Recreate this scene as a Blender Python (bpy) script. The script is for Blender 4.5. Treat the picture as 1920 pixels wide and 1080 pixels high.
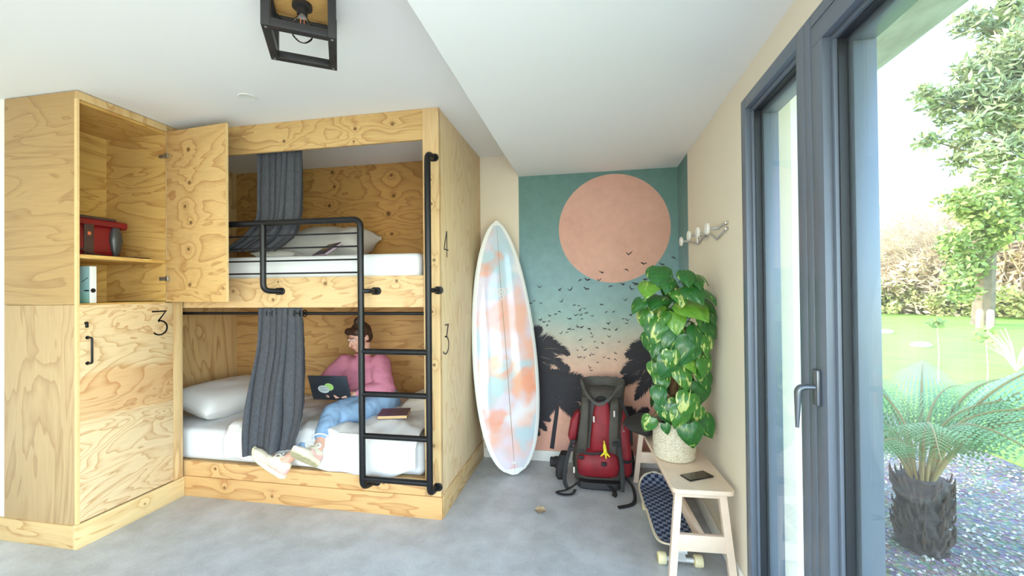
import bpy, bmesh, math, random
from mathutils import Vector, Matrix, noise
random.seed(7)
S = bpy.context.scene
for o in list(bpy.data.objects): bpy.data.objects.remove(o)
COL = S.collection
# ------------------------------------------------------------------ camera
CAM_H = 1.40
YAW, PITCH, ROLL, FPX = math.radians(10.614), math.radians(.4847), math.radians(-.5613), 781.8
cd = bpy.data.cameras.new('camera'); cam = bpy.data.objects.new('camera', cd); COL.objects.link(cam)
fwd = Vector((-math.sin(YAW)*math.cos(PITCH), math.cos(YAW)*math.cos(PITCH), math.sin(PITCH)))
r0 = Vector((math.cos(YAW), math.sin(YAW), 0)); u0 = r0.cross(fwd)
rt = math.cos(ROLL)*r0 + math.sin(ROLL)*u0; up = -math.sin(ROLL)*r0 + math.cos(ROLL)*u0
cam.matrix_world = Matrix(((rt.x, up.x, -fwd.x, 0), (rt.y, up.y, -fwd.y, 0), (rt.z, up.z, -fwd.z, CAM_H), (0, 0, 0, 1)))
cd.sensor_width = 36; cd.lens = FPX/1920*36; cd.clip_start = .03; cd.clip_end = 300
S.camera = cam
# ------------------------------------------------------------------ world, sun, added fill lights, exposure
W = bpy.data.worlds.new('world'); S.world = W; W.use_nodes = True
wn = W.node_tree; bg = wn.nodes['Background']
sky = wn.nodes.new('ShaderNodeTexSky'); sky.sky_type = 'NISHITA'; sky.sun_disc = False
sky.sun_elevation = math.radians(30); sky.sun_rotation = math.radians(-93); sky.air_density = 1.0; sky.dust_density = .6; sky.ozone_density = 1.0
wn.links.new(sky.outputs[0], bg.inputs[0]); bg.inputs[1].default_value = 1.55
sd = bpy.data.lights.new('sun', 'SUN'); sd.energy = 2.9; sd.angle = .009; sd.color = (1, .93, .82)
so = bpy.data.objects.new('sun', sd); COL.objects.link(so)
so.rotation_euler = Vector((.86, -.05, -.497)).to_track_quat('-Z', 'Y').to_euler()
def fill_light(name, loc, aim, sx, sy, watts, colr):
    l = bpy.data.lights.new(name, 'AREA'); l.shape = 'RECTANGLE'; l.size = sx; l.size_y = sy; l.energy = watts; l.color = colr
    o = bpy.data.objects.new(name, l); COL.objects.link(o); o.location = loc
    o.rotation_euler = Vector(aim).to_track_quat('-Z', 'Z').to_euler(); return o
# added fill panels standing in for daylight, at unseen openings behind the viewpoint
fill_light('fill_end_opening', (-1.35, -2.58, 1.15), (0, 1, 0), 3.2, 2.0, 18, (1, .95, .88))
fill_light('fill_side_opening', (.66, -.83, 1.12), (-1, 0, 0), 2.1, 2.1, 120, (.88, .94, 1))
S.view_settings.view_transform = 'Standard'; S.view_settings.look = 'None'
S.view_settings.exposure = 0.05; S.view_settings.gamma = 1.0; S.view_settings.use_curve_mapping = False

# ------------------------------------------------------------------ helpers
def lin(*c):
    if len(c) == 1: c = c[0]
    return tuple(((v/255)/12.92 if v/255 <= .04045 else ((v/255+.055)/1.055)**2.4) for v in c[:3])
def col4(c): return (c[0], c[1], c[2], 1)
class NT:
    """small node-tree helper"""
    def __init__(s, name):
        s.m = bpy.data.materials.new(name); s.m.use_nodes = True; s.t = s.m.node_tree
        s.b = s.t.nodes['Principled BSDF']
    def n(s, typ, **kw):
        nd = s.t.nodes.new('ShaderNode'+typ)
        for k, v in kw.items():
            if k.startswith('i_'): nd.inputs[k[2:].replace('_', ' ')].default_value = v
            else: setattr(nd, k, v)
        return nd
    def l(s, a, b): s.t.links.new(a, b)
    def math(s, op, a, b=None, c=None, clamp=False):
        nd = s.n('Math', operation=op, use_clamp=clamp)
        for i, v in enumerate((a, b, c)):
            if v is None: continue
            if isinstance(v, (int, float)): nd.inputs[i].default_value = v
            else: s.l(v, nd.inputs[i])
        return nd.outputs[0]
    def vmath(s, op, a, b=None):
        nd = s.n('VectorMath', operation=op)
        for i, v in enumerate((a, b)):
            if v is None: continue
            if isinstance(v, (tuple, list, Vector)): nd.inputs[i].default_value = v
            else: s.l(v, nd.inputs[i])
        return nd
    def mix(s, f, a, b, blend='MIX'):
        nd = s.n('MixRGB', blend_type=blend)
        for i, v in enumerate((f, a, b)):
            if isinstance(v, (int, float)): nd.inputs[i].default_value = v
            elif isinstance(v, (tuple, list)): nd.inputs[i].default_value = col4(v)
            else: s.l(v, nd.inputs[i])
        return nd.outputs[0]
    def ramp(s, f, stops, interp='LINEAR'):
        nd = s.n('ValToRGB'); cr = nd.color_ramp; cr.interpolation = interp
        while len(cr.elements) < len(stops): cr.elements.new(.5)
        for e, (p, c) in zip(cr.elements, stops):
            e.position = p; e.color = col4(c) if isinstance(c, (tuple, list)) else (c, c, c, 1)
        s.l(f, nd.inputs[0]); return nd.outputs[0]
    def noise(s, vec, scale, detail=2, rough=.5, dist=0):
        nd = s.n('TexNoise'); nd.inputs['Scale'].default_value = scale; nd.inputs['Detail'].default_value = detail
        nd.inputs['Roughness'].default_value = rough; nd.inputs['Distortion'].default_value = dist
        if vec is not None: s.l(vec, nd.inputs['Vector'])
        return nd.outputs[0]
    def pos(s): return s.n('NewGeometry').outputs['Position']
    def obj(s): return s.n('TexCoord').outputs['Object']
    def bump(s, h, strength=.2, dist=.01):
        nd = s.n('Bump'); nd.inputs['Strength'].default_value = strength; nd.inputs['Distance'].default_value = dist
        s.l(h, nd.inputs['Height']); s.l(nd.outputs[0], s.b.inputs['Normal'])
    def base(s, c):
        if isinstance(c, (tuple, list)): s.b.inputs['Base Color'].default_value = col4(c)
        else: s.l(c, s.b.inputs['Base Color'])
    def rough(s, v): s.b.inputs['Roughness'].default_value = v
def simple(name, c, rough=.5, metal=0, var=0, vscale=6, bump=0, bscale=60, spec=.5, coat=0):
    t = NT(name); t.rough(rough); t.b.inputs['Metallic'].default_value = metal; t.b.inputs['Specular IOR Level'].default_value = spec
    if coat: t.b.inputs['Coat Weight'].default_value = coat; t.b.inputs['Coat Roughness'].default_value = .08
    if var:
        f = t.noise(t.obj(), vscale, 3)
        t.base(t.ramp(f, [(.3, tuple(x*(1-var) for x in c)), (.7, tuple(min(1, x*(1+var)) for x in c))]))
    else: t.base(c)
    if bump: t.bump(t.noise(t.obj(), bscale, 4), bump, .004)
    return t.m
def ply(name, light, dark, axis='x', scale=3.0, rings=11, stretch=4.5, knots=(), seed=0, fibre=.10, dist=.8, rough=.5, band=None, strength=.8):
    """softwood plywood: growth rings as contour lines of a stretched noise field that bend round the knots"""
    light, dark = tuple(x*.88 for x in light), tuple(x*.84 for x in dark)
    t = NT(name); t.rough(rough); t.b.inputs['Specular IOR Level'].default_value = .35
    p = t.pos(); rnd = t.n('ObjectInfo').outputs['Random']
    st = {'x': (1/stretch, 1, 1), 'y': (1, 1/stretch, 1), 'z': (1, 1, 1/stretch)}[axis]
    off = t.n('CombineXYZ'); t.l(t.math('MULTIPLY', rnd, 17.0), off.inputs[0]); off.inputs[1].default_value = seed*3.7; t.l(t.math('MULTIPLY', rnd, 5.0), off.inputs[2])
    v = t.vmath('ADD', t.vmath('MULTIPLY', p, st).outputs[0], off.outputs[0]).outputs[0]
    n1 = t.noise(v, scale*1.25, 3.5, .5, dist)
    kmask = None; kring = None
    for (kx, ky, kz, kr) in knots:
        d = t.vmath('DISTANCE', p, (kx, ky, kz)).outputs['Value']
        e = t.math('EXPONENT', t.math('MULTIPLY', d, -1/(kr*3.2)))
        kring = e if kring is None else t.math('ADD', kring, e)
        mr = t.n('MapRange', interpolation_type='SMOOTHSTEP'); mr.inputs['From Min'].default_value = kr*.55; mr.inputs['From Max'].default_value = kr*1.15
        mr.inputs['To Min'].default_value = 1; mr.inputs['To Max'].default_value = 0; t.l(d, mr.inputs['Value'])
        kmask = mr.outputs[0] if kmask is None else t.math('MAXIMUM', kmask, mr.outputs[0])
    fld = n1 if kring is None else t.math('ADD', n1, t.math('MULTIPLY', kring, .20))
    fr = t.math('FRACT', t.math('MULTIPLY', fld, rings))
    mid = tuple(a*.55+b*.45 for a, b in zip(light, dark))
    s1 = .80*strength; mixc = lambda k: tuple(a*(1-k)+b*k for a, b in zip(light, dark))
    c = t.ramp(fr, [(0, mixc(.04)), (.5, mixc(.12*strength)), (.80, mixc(s1*.55)), (.93, mixc(s1)), (1.0, mixc(.04))])
    fs = {'x': (.04, 1, 1), 'y': (1, .04, 1), 'z': (1, 1, .04)}[axis]
    f2 = t.noise(t.vmath('MULTIPLY', p, fs).outputs[0], 130, 2, .6)
    c = t.mix(1.0, c, t.ramp(f2, [(.25, 1-fibre*1.4), (.75, 1+fibre*.3)]), 'MULTIPLY')
    f3 = t.noise(v, 1.1, 1)
    c = t.mix(1.0, c, t.ramp(f3, [(.3, (.93, .88, .80)), (.7, (1, 1, 1))]), 'MULTIPLY')
    if band is not None:      # heartwood stripe with an edge of its own
        z = t.n('SeparateXYZ'); t.l(p, z.inputs[0])
        zz = t.math('ADD', z.outputs[2], t.math('MULTIPLY', t.math('SUBTRACT', n1, .5), .35))
        up_ = t.n('MapRange', interpolation_type='SMOOTHSTEP'); t.l(zz, up_.inputs['Value']); up_.inputs['From Min'].default_value = band[0]; up_.inputs['From Max'].default_value = band[0]+.03
        dn = t.n('MapRange', interpolation_type='SMOOTHSTEP'); t.l(zz, dn.inputs['Value']); dn.inputs['From Min'].default_value = band[1]-.03; dn.inputs['From Max'].default_value = band[1]
        dn.inputs['To Min'].default_value = 1; dn.inputs['To Max'].default_value = 0
        c = t.mix(t.math('MULTIPLY', up_.outputs[0], dn.outputs[0]), c, t.mix(1.0, c, band[2], 'MULTIPLY'))
    if kmask is not None: c = t.mix(t.math('MULTIPLY', kmask, .82), c, tuple(x*.36 for x in dark))
    t.base(c); t.bump(f2, .06, .003)
    return t.m

OFF = {}          # world position of each object's local frame (translation-only things)
def link(o, parent=None):
    COL.objects.link(o)
    if parent is not None: o.parent = parent
    return o
def tag(o, label, cat, group=None, kind=None):
    o['label'] = label; o['category'] = cat
    if group: o['group'] = group
    if kind: o['kind'] = kind
    return o
def thing(name, label, cat, loc=(0, 0, 0), group=None):
    o = bpy.data.objects.new(name, None); o.empty_display_size = .05; o.location = loc; link(o); OFF[o] = Vector(loc)
    return tag(o, label, cat, group)
class G:
    """geometry collector in world (or local) coordinates"""
    def __init__(s): s.bm = bmesh.new()
    def box(s, x0, x1, y0, y1, z0, z1, bev=.0, M=None):
        r = bmesh.ops.create_cube(s.bm, size=1)
        vs = r['verts']
        for v in vs: v.co = Vector((x0+(v.co.x+.5)*(x1-x0), y0+(v.co.y+.5)*(y1-y0), z0+(v.co.z+.5)*(z1-z0)))
        if bev:
            ed = list({e for v in vs for e in v.link_edges})
            rr = bmesh.ops.bevel(s.bm, geom=ed, offset=min(bev, .49*min(x1-x0, y1-y0, z1-z0)), segments=2, affect='EDGES', profile=.5)
            vs = list({v for f in rr['faces'] for v in f.verts} | {v for v in vs if v.is_valid})
        if M is not None:
            for v in vs: v.co = M @ v.co
        return s
    def loft(s, rings, closed=True, cap=True):
        """rings: list of equally long lists of points"""
        R = [[s.bm.verts.new(p) for p in r] for r in rings]; n = len(R[0])
        for a, b in zip(R, R[1:]):
            for i in range(n if closed else n-1):
                j = (i+1) % n
                try: s.bm.faces.new((a[i], a[j], b[j], b[i]))
                except ValueError: pass
        if cap and closed:
            for r, fl in ((R[0], True), (R[-1], False)):
                try: s.bm.faces.new(list(reversed(r)) if fl else r)
                except ValueError: pass
        return s
    def tube(s, pts, rad, seg=10, cap=True, flat=1.0, up=None):
        pts = [Vector(p) for p in pts]; n = len(pts)
        if not isinstance(rad, (list, tuple)): rad = [rad]*n
        rings = []; prev = None
        for i, p in enumerate(pts):
            t = (pts[min(i+1, n-1)]-pts[max(i-1, 0)])
            t = t.normalized() if t.length > 1e-9 else Vector((0, 0, 1))
            if prev is None:
                a = Vector(up) if up is not None else (Vector((0, 0, 1)) if abs(t.z) < .9 else Vector((1, 0, 0)))
            else: a = prev
            a = (a-t*a.dot(t)); a = a.normalized() if a.length > 1e-6 else t.orthogonal().normalized()
            prev = a; b = t.cross(a)
            rings.append([p+rad[i]*(math.cos(2*math.pi*k/seg)*a*flat+math.sin(2*math.pi*k/seg)*b) for k in range(seg)])
        return s.loft(rings, True, cap)
    def lathe(s, prof, c=(0, 0, 0), seg=24, axis='z'):
        c = Vector(c); rings = []
        for r, h in prof:
            ring = []
            for k in range(seg):
                a = 2*math.pi*k/seg; x, y = r*math.cos(a), r*math.sin(a)
                ring.append(c+Vector({'z': (x, y, h), 'y': (x, h, -y), 'x': (h, x, y)}[axis]))
            rings.append(ring)
        return s.loft(rings)
    def sphere(s, c, r, sub=2, sc=(1, 1, 1)):
        rr = bmesh.ops.create_icosphere(s.bm, subdivisions=sub, radius=1)
        for v in rr['verts']: v.co = Vector(c)+Vector((v.co.x*r*sc[0], v.co.y*r*sc[1], v.co.z*r*sc[2]))
        return s
    def capsule(s, a, b, ra, rb, seg=14):
        """closed tapered limb with round ends"""
        a, b = Vector(a), Vector(b); t = (b-a); L = max(t.length, 1e-6); t /= L
        pts, rad = [], []
        for k in range(5):
            q = -math.pi/2+k*math.pi/8; pts.append(a+t*ra*math.sin(q)); rad.append(max(ra*math.cos(q), 1e-4))
        for k in range(5):
            q = k*math.pi/8; pts.append(b+t*rb*math.sin(q)); rad.append(max(rb*math.cos(q), 1e-4))
        return s.tube(pts, rad, seg)
    def grid(s, fn, nu, nv):
        V = [[s.bm.verts.new(fn(u/nu, v/nv)) for u in range(nu+1)] for v in range(nv+1)]
        for j in range(nv):
            for i in range(nu): s.bm.faces.new((V[j][i], V[j][i+1], V[j+1][i+1], V[j+1][i]))
        return s
    def poly(s, pts, thick=None):
        vs = [s.bm.verts.new(p) for p in pts]; f = s.bm.faces.new(vs)
        if thick is not None:
            r = bmesh.ops.extrude_face_region(s.bm, geom=[f])
            for v in r['geom']:
                if isinstance(v, bmesh.types.BMVert): v.co += Vector(thick)
        return s
    def stroke(s, pts, w, O, ex, ey, th):
        """flat stroke along 2-D points in the plane O + x*ex + y*ey, extruded by th"""
        O, ex, ey, th = Vector(O), Vector(ex), Vector(ey), Vector(th); P = [Vector((p[0], p[1])) for p in pts]; L, Rr = [], []
        for i, p in enumerate(P):
            d = (P[min(i+1, len(P)-1)]-P[max(i-1, 0)]).normalized(); nn = Vector((-d.y, d.x))*w/2
            if 0 < i < len(P)-1:
                d1 = (P[i]-P[i-1]).normalized(); c = max(.35, abs(d1.dot(d))); nn /= c
            L.append(p+nn); Rr.append(p-nn)
        rings = []
        for a, b in zip(L, Rr):
            A, Bq = O+ex*a.x+ey*a.y, O+ex*b.x+ey*b.y
            rings.append([A, Bq, Bq+th, A+th])
        return s.loft(rings)
    def mesh(s, name, off=None, sharp=38):
        bmesh.ops.recalc_face_normals(s.bm, faces=s.bm.faces)
        if off is not None: bmesh.ops.translate(s.bm, verts=s.bm.verts, vec=-Vector(off))
        me = bpy.data.meshes.new(name); s.bm.to_mesh(me); s.bm.free()
        if len(me.polygons):
            me.polygons.foreach_set('use_smooth', [True]*len(me.polygons)); me.set_sharp_from_angle(angle=math.radians(sharp))
        return me
def part(name, g, mat, parent=None, local=False, sharp=38, label=None):
    off = None if local else (OFF.get(parent, Vector()) if parent is not None else None)
    me = g.mesh(name, off, sharp) if isinstance(g, G) else g
    if mat is not None and not me.materials: me.materials.append(mat)
    o = bpy.data.objects.new(name, me); link(o, parent)
    OFF[o] = OFF.get(parent, Vector()) if parent is not None else Vector()
    if label: o['label'] = label
    return o
def single(name, g, mat, base, label, cat, group=None, sharp=38):
    """a thing that is one mesh, origin at its base"""
    me = g.mesh(name, base, sharp); me.materials.append(mat)
    o = bpy.data.objects.new(name, me); o.location = base; link(o); OFF[o] = Vector(base)
    return tag(o, label, cat, group)
def struct(name, g, mat, parent=None, sharp=38):
    o = part(name, g, mat, parent, sharp=sharp)
    if parent is None: o['kind'] = 'structure'
    return o
def box(*a, **k): return G().box(*a, **k)
def baked(g, name, off, voxel, smooth=6, mats=()):
    """union of overlapping closed shapes as one continuous smooth surface"""
    me = g.mesh('tmp'); o = bpy.data.objects.new('tmp', me); COL.objects.link(o)
    r = o.modifiers.new('r', 'REMESH'); r.mode = 'VOXEL'; r.voxel_size = voxel
    sm = o.modifiers.new('s', 'SMOOTH'); sm.iterations = smooth; sm.factor = .5
    dg = bpy.context.evaluated_depsgraph_get(); dg.update()
    m2 = bpy.data.meshes.new_from_object(o.evaluated_get(dg)); m2.name = name
    bpy.data.objects.remove(o); bpy.data.meshes.remove(me)
    m2.transform(Matrix.Translation(-Vector(off))); m2.materials.clear()
    for m in mats: m2.materials.append(m)
    m2.polygons.foreach_set('use_smooth', [True]*len(m2.polygons))
    return m2
def smooth_pts(pts, n=6):
    """Catmull-Rom through the points"""
    P = [Vector(p) for p in pts]; out = []
    for i in range(len(P)-1):
        a, b, c, d = P[max(i-1, 0)], P[i], P[i+1], P[min(i+2, len(P)-1)]
        for k in range(n):
            t = k/n
            out.append(.5*((2*b)+(c-a)*t+(2*a-5*b+4*c-d)*t*t+(3*b-a-3*c+d)*t**3))
    out.append(P[-1]); return out
def rounded_path(pts, r, n=6):
    """polyline with its inner corners turned into bends of radius r"""
    P = [Vector(p) for p in pts]; out = [P[0]]
    for i in range(1, len(P)-1):
        a, b, c = P[i-1], P[i], P[i+1]; d1 = (a-b).normalized(); d2 = (c-b).normalized()
        for k in range(n+1):
            t = k/n; p0 = b+d1*r; p2 = b+d2*r
            out.append((1-t)**2*p0+2*t*(1-t)*b+t*t*p2)
    out.append(P[-1]); return out
def sstep(a, b, x):
    t = max(0, min(1, (x-a)/(b-a))); return t*t*(3-2*t)

# ------------------------------------------------------------------ materials
M = {}
BLK = M['black'] = simple('black_steel', lin(24, 24, 26), .35, .3)
M['white_wall'] = simple('white_plaster', lin(240, 236, 226), .85, var=.015, vscale=1.5)
M['ceil'] = simple('ceiling_paint', lin(243, 241, 234), .9)
M['beige'] = simple('beige_plaster', lin(234, 222, 200), .85, var=.02, vscale=2)
M['base_white'] = simple('white_skirting', lin(235, 232, 224), .5)
t = NT('polished_concrete'); p = t.pos()
n1 = t.noise(p, 1.3, 5, .6, .4); n2 = t.noise(p, 7, 4, .6); n3 = t.noise(p, 90, 2)
c = t.ramp(n1, [(.28, lin(150, 154, 156)), (.5, lin(192, 196, 200)), (.72, lin(216, 220, 225))])
c = t.mix(.35, c, t.ramp(n2, [(.35, lin(140, 142, 140)), (.62, lin(200, 203, 204))]), 'MIX')
c = t.mix(.12, c, t.ramp(n3, [(.3, lin(110, 110, 110)), (.7, lin(220, 220, 220))]))
t.base(c); t.l(t.ramp(n1, [(.3, .26), (.7, .42)]), t.b.inputs['Roughness']); t.b.inputs['Specular IOR Level'].default_value = .5; M['floor'] = t.m

PL, PD = lin(234, 202, 148), lin(180, 126, 68)
M['ply_x'] = ply('plywood_grain_x', PL, PD, 'x', 2.6, 10)
M['ply_y'] = ply('plywood_grain_y', PL, PD, 'y', 2.6, 10, seed=1)
M['ply_z'] = ply('plywood_grain_z', PL, PD, 'z', 2.6, 10, seed=2)
M['ply_gold'] = ply('plywood_interior', lin(240, 200, 120), lin(190, 128, 58), 'y', 2.8, 11, seed=3)
M['ply_goldx'] = ply('plywood_interior_side', lin(236, 194, 118), lin(182, 120, 56), 'x', 2.8, 12, seed=4)
M['ply_side'] = ply('plywood_locker_side_upper', lin(200, 164, 110), lin(156, 112, 64), 'x', 3.0, 9, seed=5, strength=.65)
M['ply_side2'] = ply('plywood_locker_side_lower', lin(206, 174, 128), lin(162, 120, 76), 'z', 2.4, 9, seed=6, strength=.65)
M['ply_door'] = ply('plywood_locker_door', lin(248, 220, 174), lin(200, 136, 72), 'y', 3.2, 15, seed=7, stretch=3.5, band=(.70, .97, (.93, .78, .66)))
kd = [(-2.60, 2.31, 2.36, .017), (-2.59, 2.31, 2.14, .016), (-2.63, 2.31, 1.985, .016), (-2.58, 2.31, 1.875, .016), (-2.60, 2.31, 1.70, .016), (-2.59, 2.31, 1.465, .016)]
M['ply_open'] = ply('plywood_open_door', lin(232, 192, 128), lin(182, 122, 64), 'x', 2.4, 10, seed=8, stretch=2.2, knots=kd)
random.seed(5)
kb = [(-2.30, 3.425, 2.50, .02), (-2.28, 3.425, 2.37, .017), (-2.33, 3.425, 2.20, .02), (-2.28, 3.425, 2.03, .022), (-2.30, 3.425, 1.87, .02), (-1.72, 3.425, 2.44, .017), (-1.70, 3.425, 2.26, .02), (-1.75, 3.425, 2.10, .026), (-1.72, 3.425, 1.92, .016), (-1.3, 3.425, 2.3, .016)]
M['ply_back_up'] = ply('plywood_upper_back', lin(226, 176, 104), lin(160, 102, 50), 'x', 2.6, 10, seed=9, stretch=2.6, knots=kb)
M['ply_back_lo'] = ply('plywood_lower_back', lin(232, 186, 124), lin(176, 116, 62), 'x', 2.8, 10, seed=10)
kt = [(-2.0, 2.45, 2.42, .014), (-1.48, 2.45, 2.46, .014), (-1.49, 2.45, 2.38, .009), (-1.22, 2.45, 2.47, .015)]
M['ply_top'] = ply('plywood_top_board', lin(232, 194, 130), lin(176, 118, 62), 'x', 2.8, 10, seed=11, stretch=2.4, knots=kt)
kr = [(-2.05, 2.45, 1.48, .010), (-1.70, 2.45, 1.465, .016), (-1.20, 2.45, 1.475, .013), (-2.09, 2.45, 1.36, .014), (-2.4, 2.45, 1.42, .011)]
M['ply_rail'] = ply('plywood_mid_rail', lin(240, 204, 150), lin(190, 134, 78), 'x', 2.8, 10, seed=12, stretch=3, knots=kr)
kp = [(-2.55, 2.45, .20, .013), (-2.47, 2.44, .08, .014), (-1.30, 2.45, .20, .016), (-2.1, 2.44, .05, .012)]
M['ply_plinth'] = ply('plywood_plinth', lin(240, 194, 132), lin(186, 114, 58), 'x', 2.8, 8, seed=13, stretch=5, knots=kp)
kq = [(-.965, 2.45, 1.95, .012), (-.95, 2.45, 1.60, .012), (-.97, 2.45, 2.1, .011), (-.955, 2.45, .95, .012), (-.965, 2.45, .45, .014), (-.965, 2.45, 1.28, .012)]
M['ply_post'] = ply('pine_post', lin(242, 208, 154), lin(196, 144, 88), 'z', 3.2, 8, seed=14, stretch=7, knots=kq)
M['ply_bunkside'] = ply('plywood_bunk_side', lin(255, 230, 186), lin(222, 172, 116), 'z', 3.2, 12, seed=15, stretch=6, strength=.6)
M['ply_plinthl'] = ply('pine_locker_plinth', lin(250, 222, 166), lin(218, 162, 92), 'y', 2.6, 9, seed=16, knots=[(-2.795, 2.18, .075, .008)])
M['ply_edge'] = simple('plywood_edge', lin(232, 196, 138), .6, var=.06, vscale=30)
M['linen'] = simple('white_bed_linen', lin(226, 224, 219), .9, var=.02, vscale=5, bump=.5, bscale=9)
M['linen_warm'] = simple('cream_bed_linen', lin(220, 210, 194), .9, var=.02, vscale=5, bump=.12, bscale=14)
M['matt'] = simple('white_mattress_cover', lin(224, 225, 224), .85)
M['steel'] = simple('bright_steel', lin(190, 188, 184), .3, .9)

# ------------------------------------------------------------------ room shell
FLY0, YB, XR, XL = -2.6, 3.452, .684, -4.6
CZL, CZR, XS = 2.55, 2.365, -.583      # ceiling heights left / right of the step, step position
struct('floor', box(XL, XR+.28, FLY0-.2, YB+.2, -.12, 0), M['floor'])
struct('ceiling_upper', box(XL, XS, FLY0-.2, YB+.2, CZL, 2.95), M['ceil'])
struct('ceiling_lower', box(XS, XR+.2, FLY0-.2, YB+.2, CZR+.0, 2.95), M['ceil'])
struct('wall_back', box(XL, XS, YB, YB+.2, 0, CZL), M['beige'])
# mural paint: teal sky fading to peach, cloudy brushwork
t = NT('mural_paint'); p = t.pos(); sx = t.n('SeparateXYZ'); t.l(p, sx.inputs[0])
zz = t.math('ADD', sx.outputs[2], t.math('MULTIPLY', t.math('SUBTRACT', t.noise(p, 2.2, 4), .5), .16))
fz = t.math('DIVIDE', zz, 2.4)
c = t.ramp(fz, [(0, lin(230, 172, 150)), (.26, lin(230, 178, 154)), (.36, lin(216, 186, 164)), (.43, lin(190, 190, 174)), (.50, lin(154, 182, 176)), (.62, lin(134, 168, 172)), (.78, lin(112, 148, 146)), (1.0, lin(102, 138, 130))])
c = t.mix(1.0, c, t.ramp(t.noise(p, 14, 5, .65), [(.3, .90), (.7, 1.06)]), 'MULTIPLY')
t.base(c); t.rough(.75); M['mural'] = t.m
t = NT('mural_sun_paint'); p = t.pos()
c = t.ramp(t.noise(p, 2.6, 4), [(.3, lin(212, 164, 146)), (.7, lin(224, 178, 158))]); c = t.mix(1.0, c, t.ramp(t.noise(p, 16, 5, .65), [(.3, .93), (.7, 1.05)]), 'MULTIPLY')
t.base(c); t.rough(.75); M['mural_sun'] = t.m
M['mural_ink'] = simple('mural_black_paint', lin(44, 42, 48), .7)
mural = struct('wall_mural', box(XS, XR+.2, YB, YB+.2, 0, CZR), M['mural'])
YW = YB-.0006
g = G(); cx, cz, rr_ = .19, 1.902, .439
g.poly([(cx+rr_*math.cos(a*math.pi/48), YW, cz+rr_*math.sin(a*math.pi/48)) for a in range(96)]); part('painted_sun', g, M['mural_sun'], mural)
def palm_frond(g, O, ang, L, droop, w, y):       # returns the depth reached: every leaflet is painted over the last
    """flat painted frond: curved midrib with long pointed leaflets"""
    O = Vector(O); pts = []; a = ang; p = O.copy(); n = 30
    for i in range(n+1):
        pts.append((p.copy(), a)); p = p+Vector((math.cos(a), 0, math.sin(a)))*(L/n)
        s = 1 if math.cos(ang) >= 0 else -1
        a -= s*1.7*droop/n*(.2+1.6*i/n)
    for (q, aa), (q2, a2) in zip(pts, pts[1:]):
        h1 = Vector((-math.sin(aa), 0, math.cos(aa)))*.006; g.poly([(q.x-h1.x, y, q.z-h1.z), (q2.x-h1.x, y, q2.z-h1.z), (q2.x+h1.x, y, q2.z+h1.z), (q.x+h1.x, y, q.z+h1.z)]); y -= 1e-6
    for i in range(2, n+1):
        q, a = pts[i]; t_ = i/n
        for sd_ in (-1, 1):
            for rep in range(4):
                l = w*1.15*(math.sin(math.pi*min(1, t_*.72+.30))**.7)*random.uniform(.75, 1.15)
                aa = a+sd_*(.72-.42*t_)+random.uniform(-.12, .12); d = Vector((math.cos(aa), 0, math.sin(aa)))
                d = (d+Vector((0, 0, -.28*t_))).normalized(); nn = Vector((-d.z, 0, d.x)); b = w*.062; y -= 1e-6
                qq = q+Vector((math.cos(a), 0, math.sin(a)))*(rep*L/n/4)
                g.poly([(qq.x-nn.x*b, y, qq.z-nn.z*b), (qq.x+d.x*l*.5+nn.x*b*.7, y, qq.z+d.z*l*.5+nn.z*b*.7), (qq.x+d.x*l, y, qq.z+d.z*l), (qq.x+d.x*l*.5-nn.x*b*.7, y, qq.z+d.z*l*.5-nn.z*b*.7)])
    return y
def palm(O, fronds, y, trunk=None):
    g = G()
    y0 = y
    for (ang, L, droop, w) in fronds: y = palm_frond(g, (O[0], 0, O[1]), math.radians(ang), L, droop, w, y)
    if trunk:
        P = smooth_pts([(x, y0, z) for x, z in trunk], 6); g.tube(P, [.017+.004*i/len(P) for i in range(len(P))], 6, flat=.02, up=(0, 1, 0))
    for f in g.bm.faces: f.smooth = False
    return part('painted_palm', g, M['mural_ink'], mural)
random.seed(11)
palm((-.285, .53), [(80, .28, .3, .10), (105, .30, .5, .10), (62, .30, .9, .10), (40, .33, 1.0, .11), (20, .30, 1.1, .10), (138, .30, .9, .10), (160, .30, 1.1, .10), (182, .24, 1.2, .09), (-12, .26, 1.0, .09), (-38, .24, .3, .08), (215, .26, .3, .09), (238, .20, .1, .07), (90, .22, .0, .10), (120, .22, .6, .1), (55, .24, .4, .1)],
     YW-.0004, [(-.275, .53), (-.28, .42), (-.30, .28), (-.325, .10)])
palm((-.56, .86), [(75, .30, .6, .10), (50, .34, 1.0, .11), (28, .42, .8, .11), (5, .40, .7, .10), (-22, .34, .5, .09), (100, .28, .6, .10), (130, .3, .9, .1), (-50, .26, .2, .08)], YW-.0002)
palm((.62, .86), [(160, .36, .5, .12), (182, .42, .5, .11), (200, .50, .35, .12), (222, .44, .25, .11), (142, .34, .7, .11), (120, .30, .8, .1), (240, .34, .2, .09), (90, .28, .6, .1)], YW-.0005)
palm((-.52, .33), [(60, .16, .5, .06), (25, .20, .8, .07), (-10, .18, .6, .06), (-45, .16, .3, .05), (100, .15, .6, .06)], YW-.0003)
palm((.36, .34), [(70, .15, .4, .06), (110, .16, .5, .06), (150, .15, .8, .06), (30, .16, .8, .06), (190, .12, .6, .05)], YW-.0003)
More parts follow.
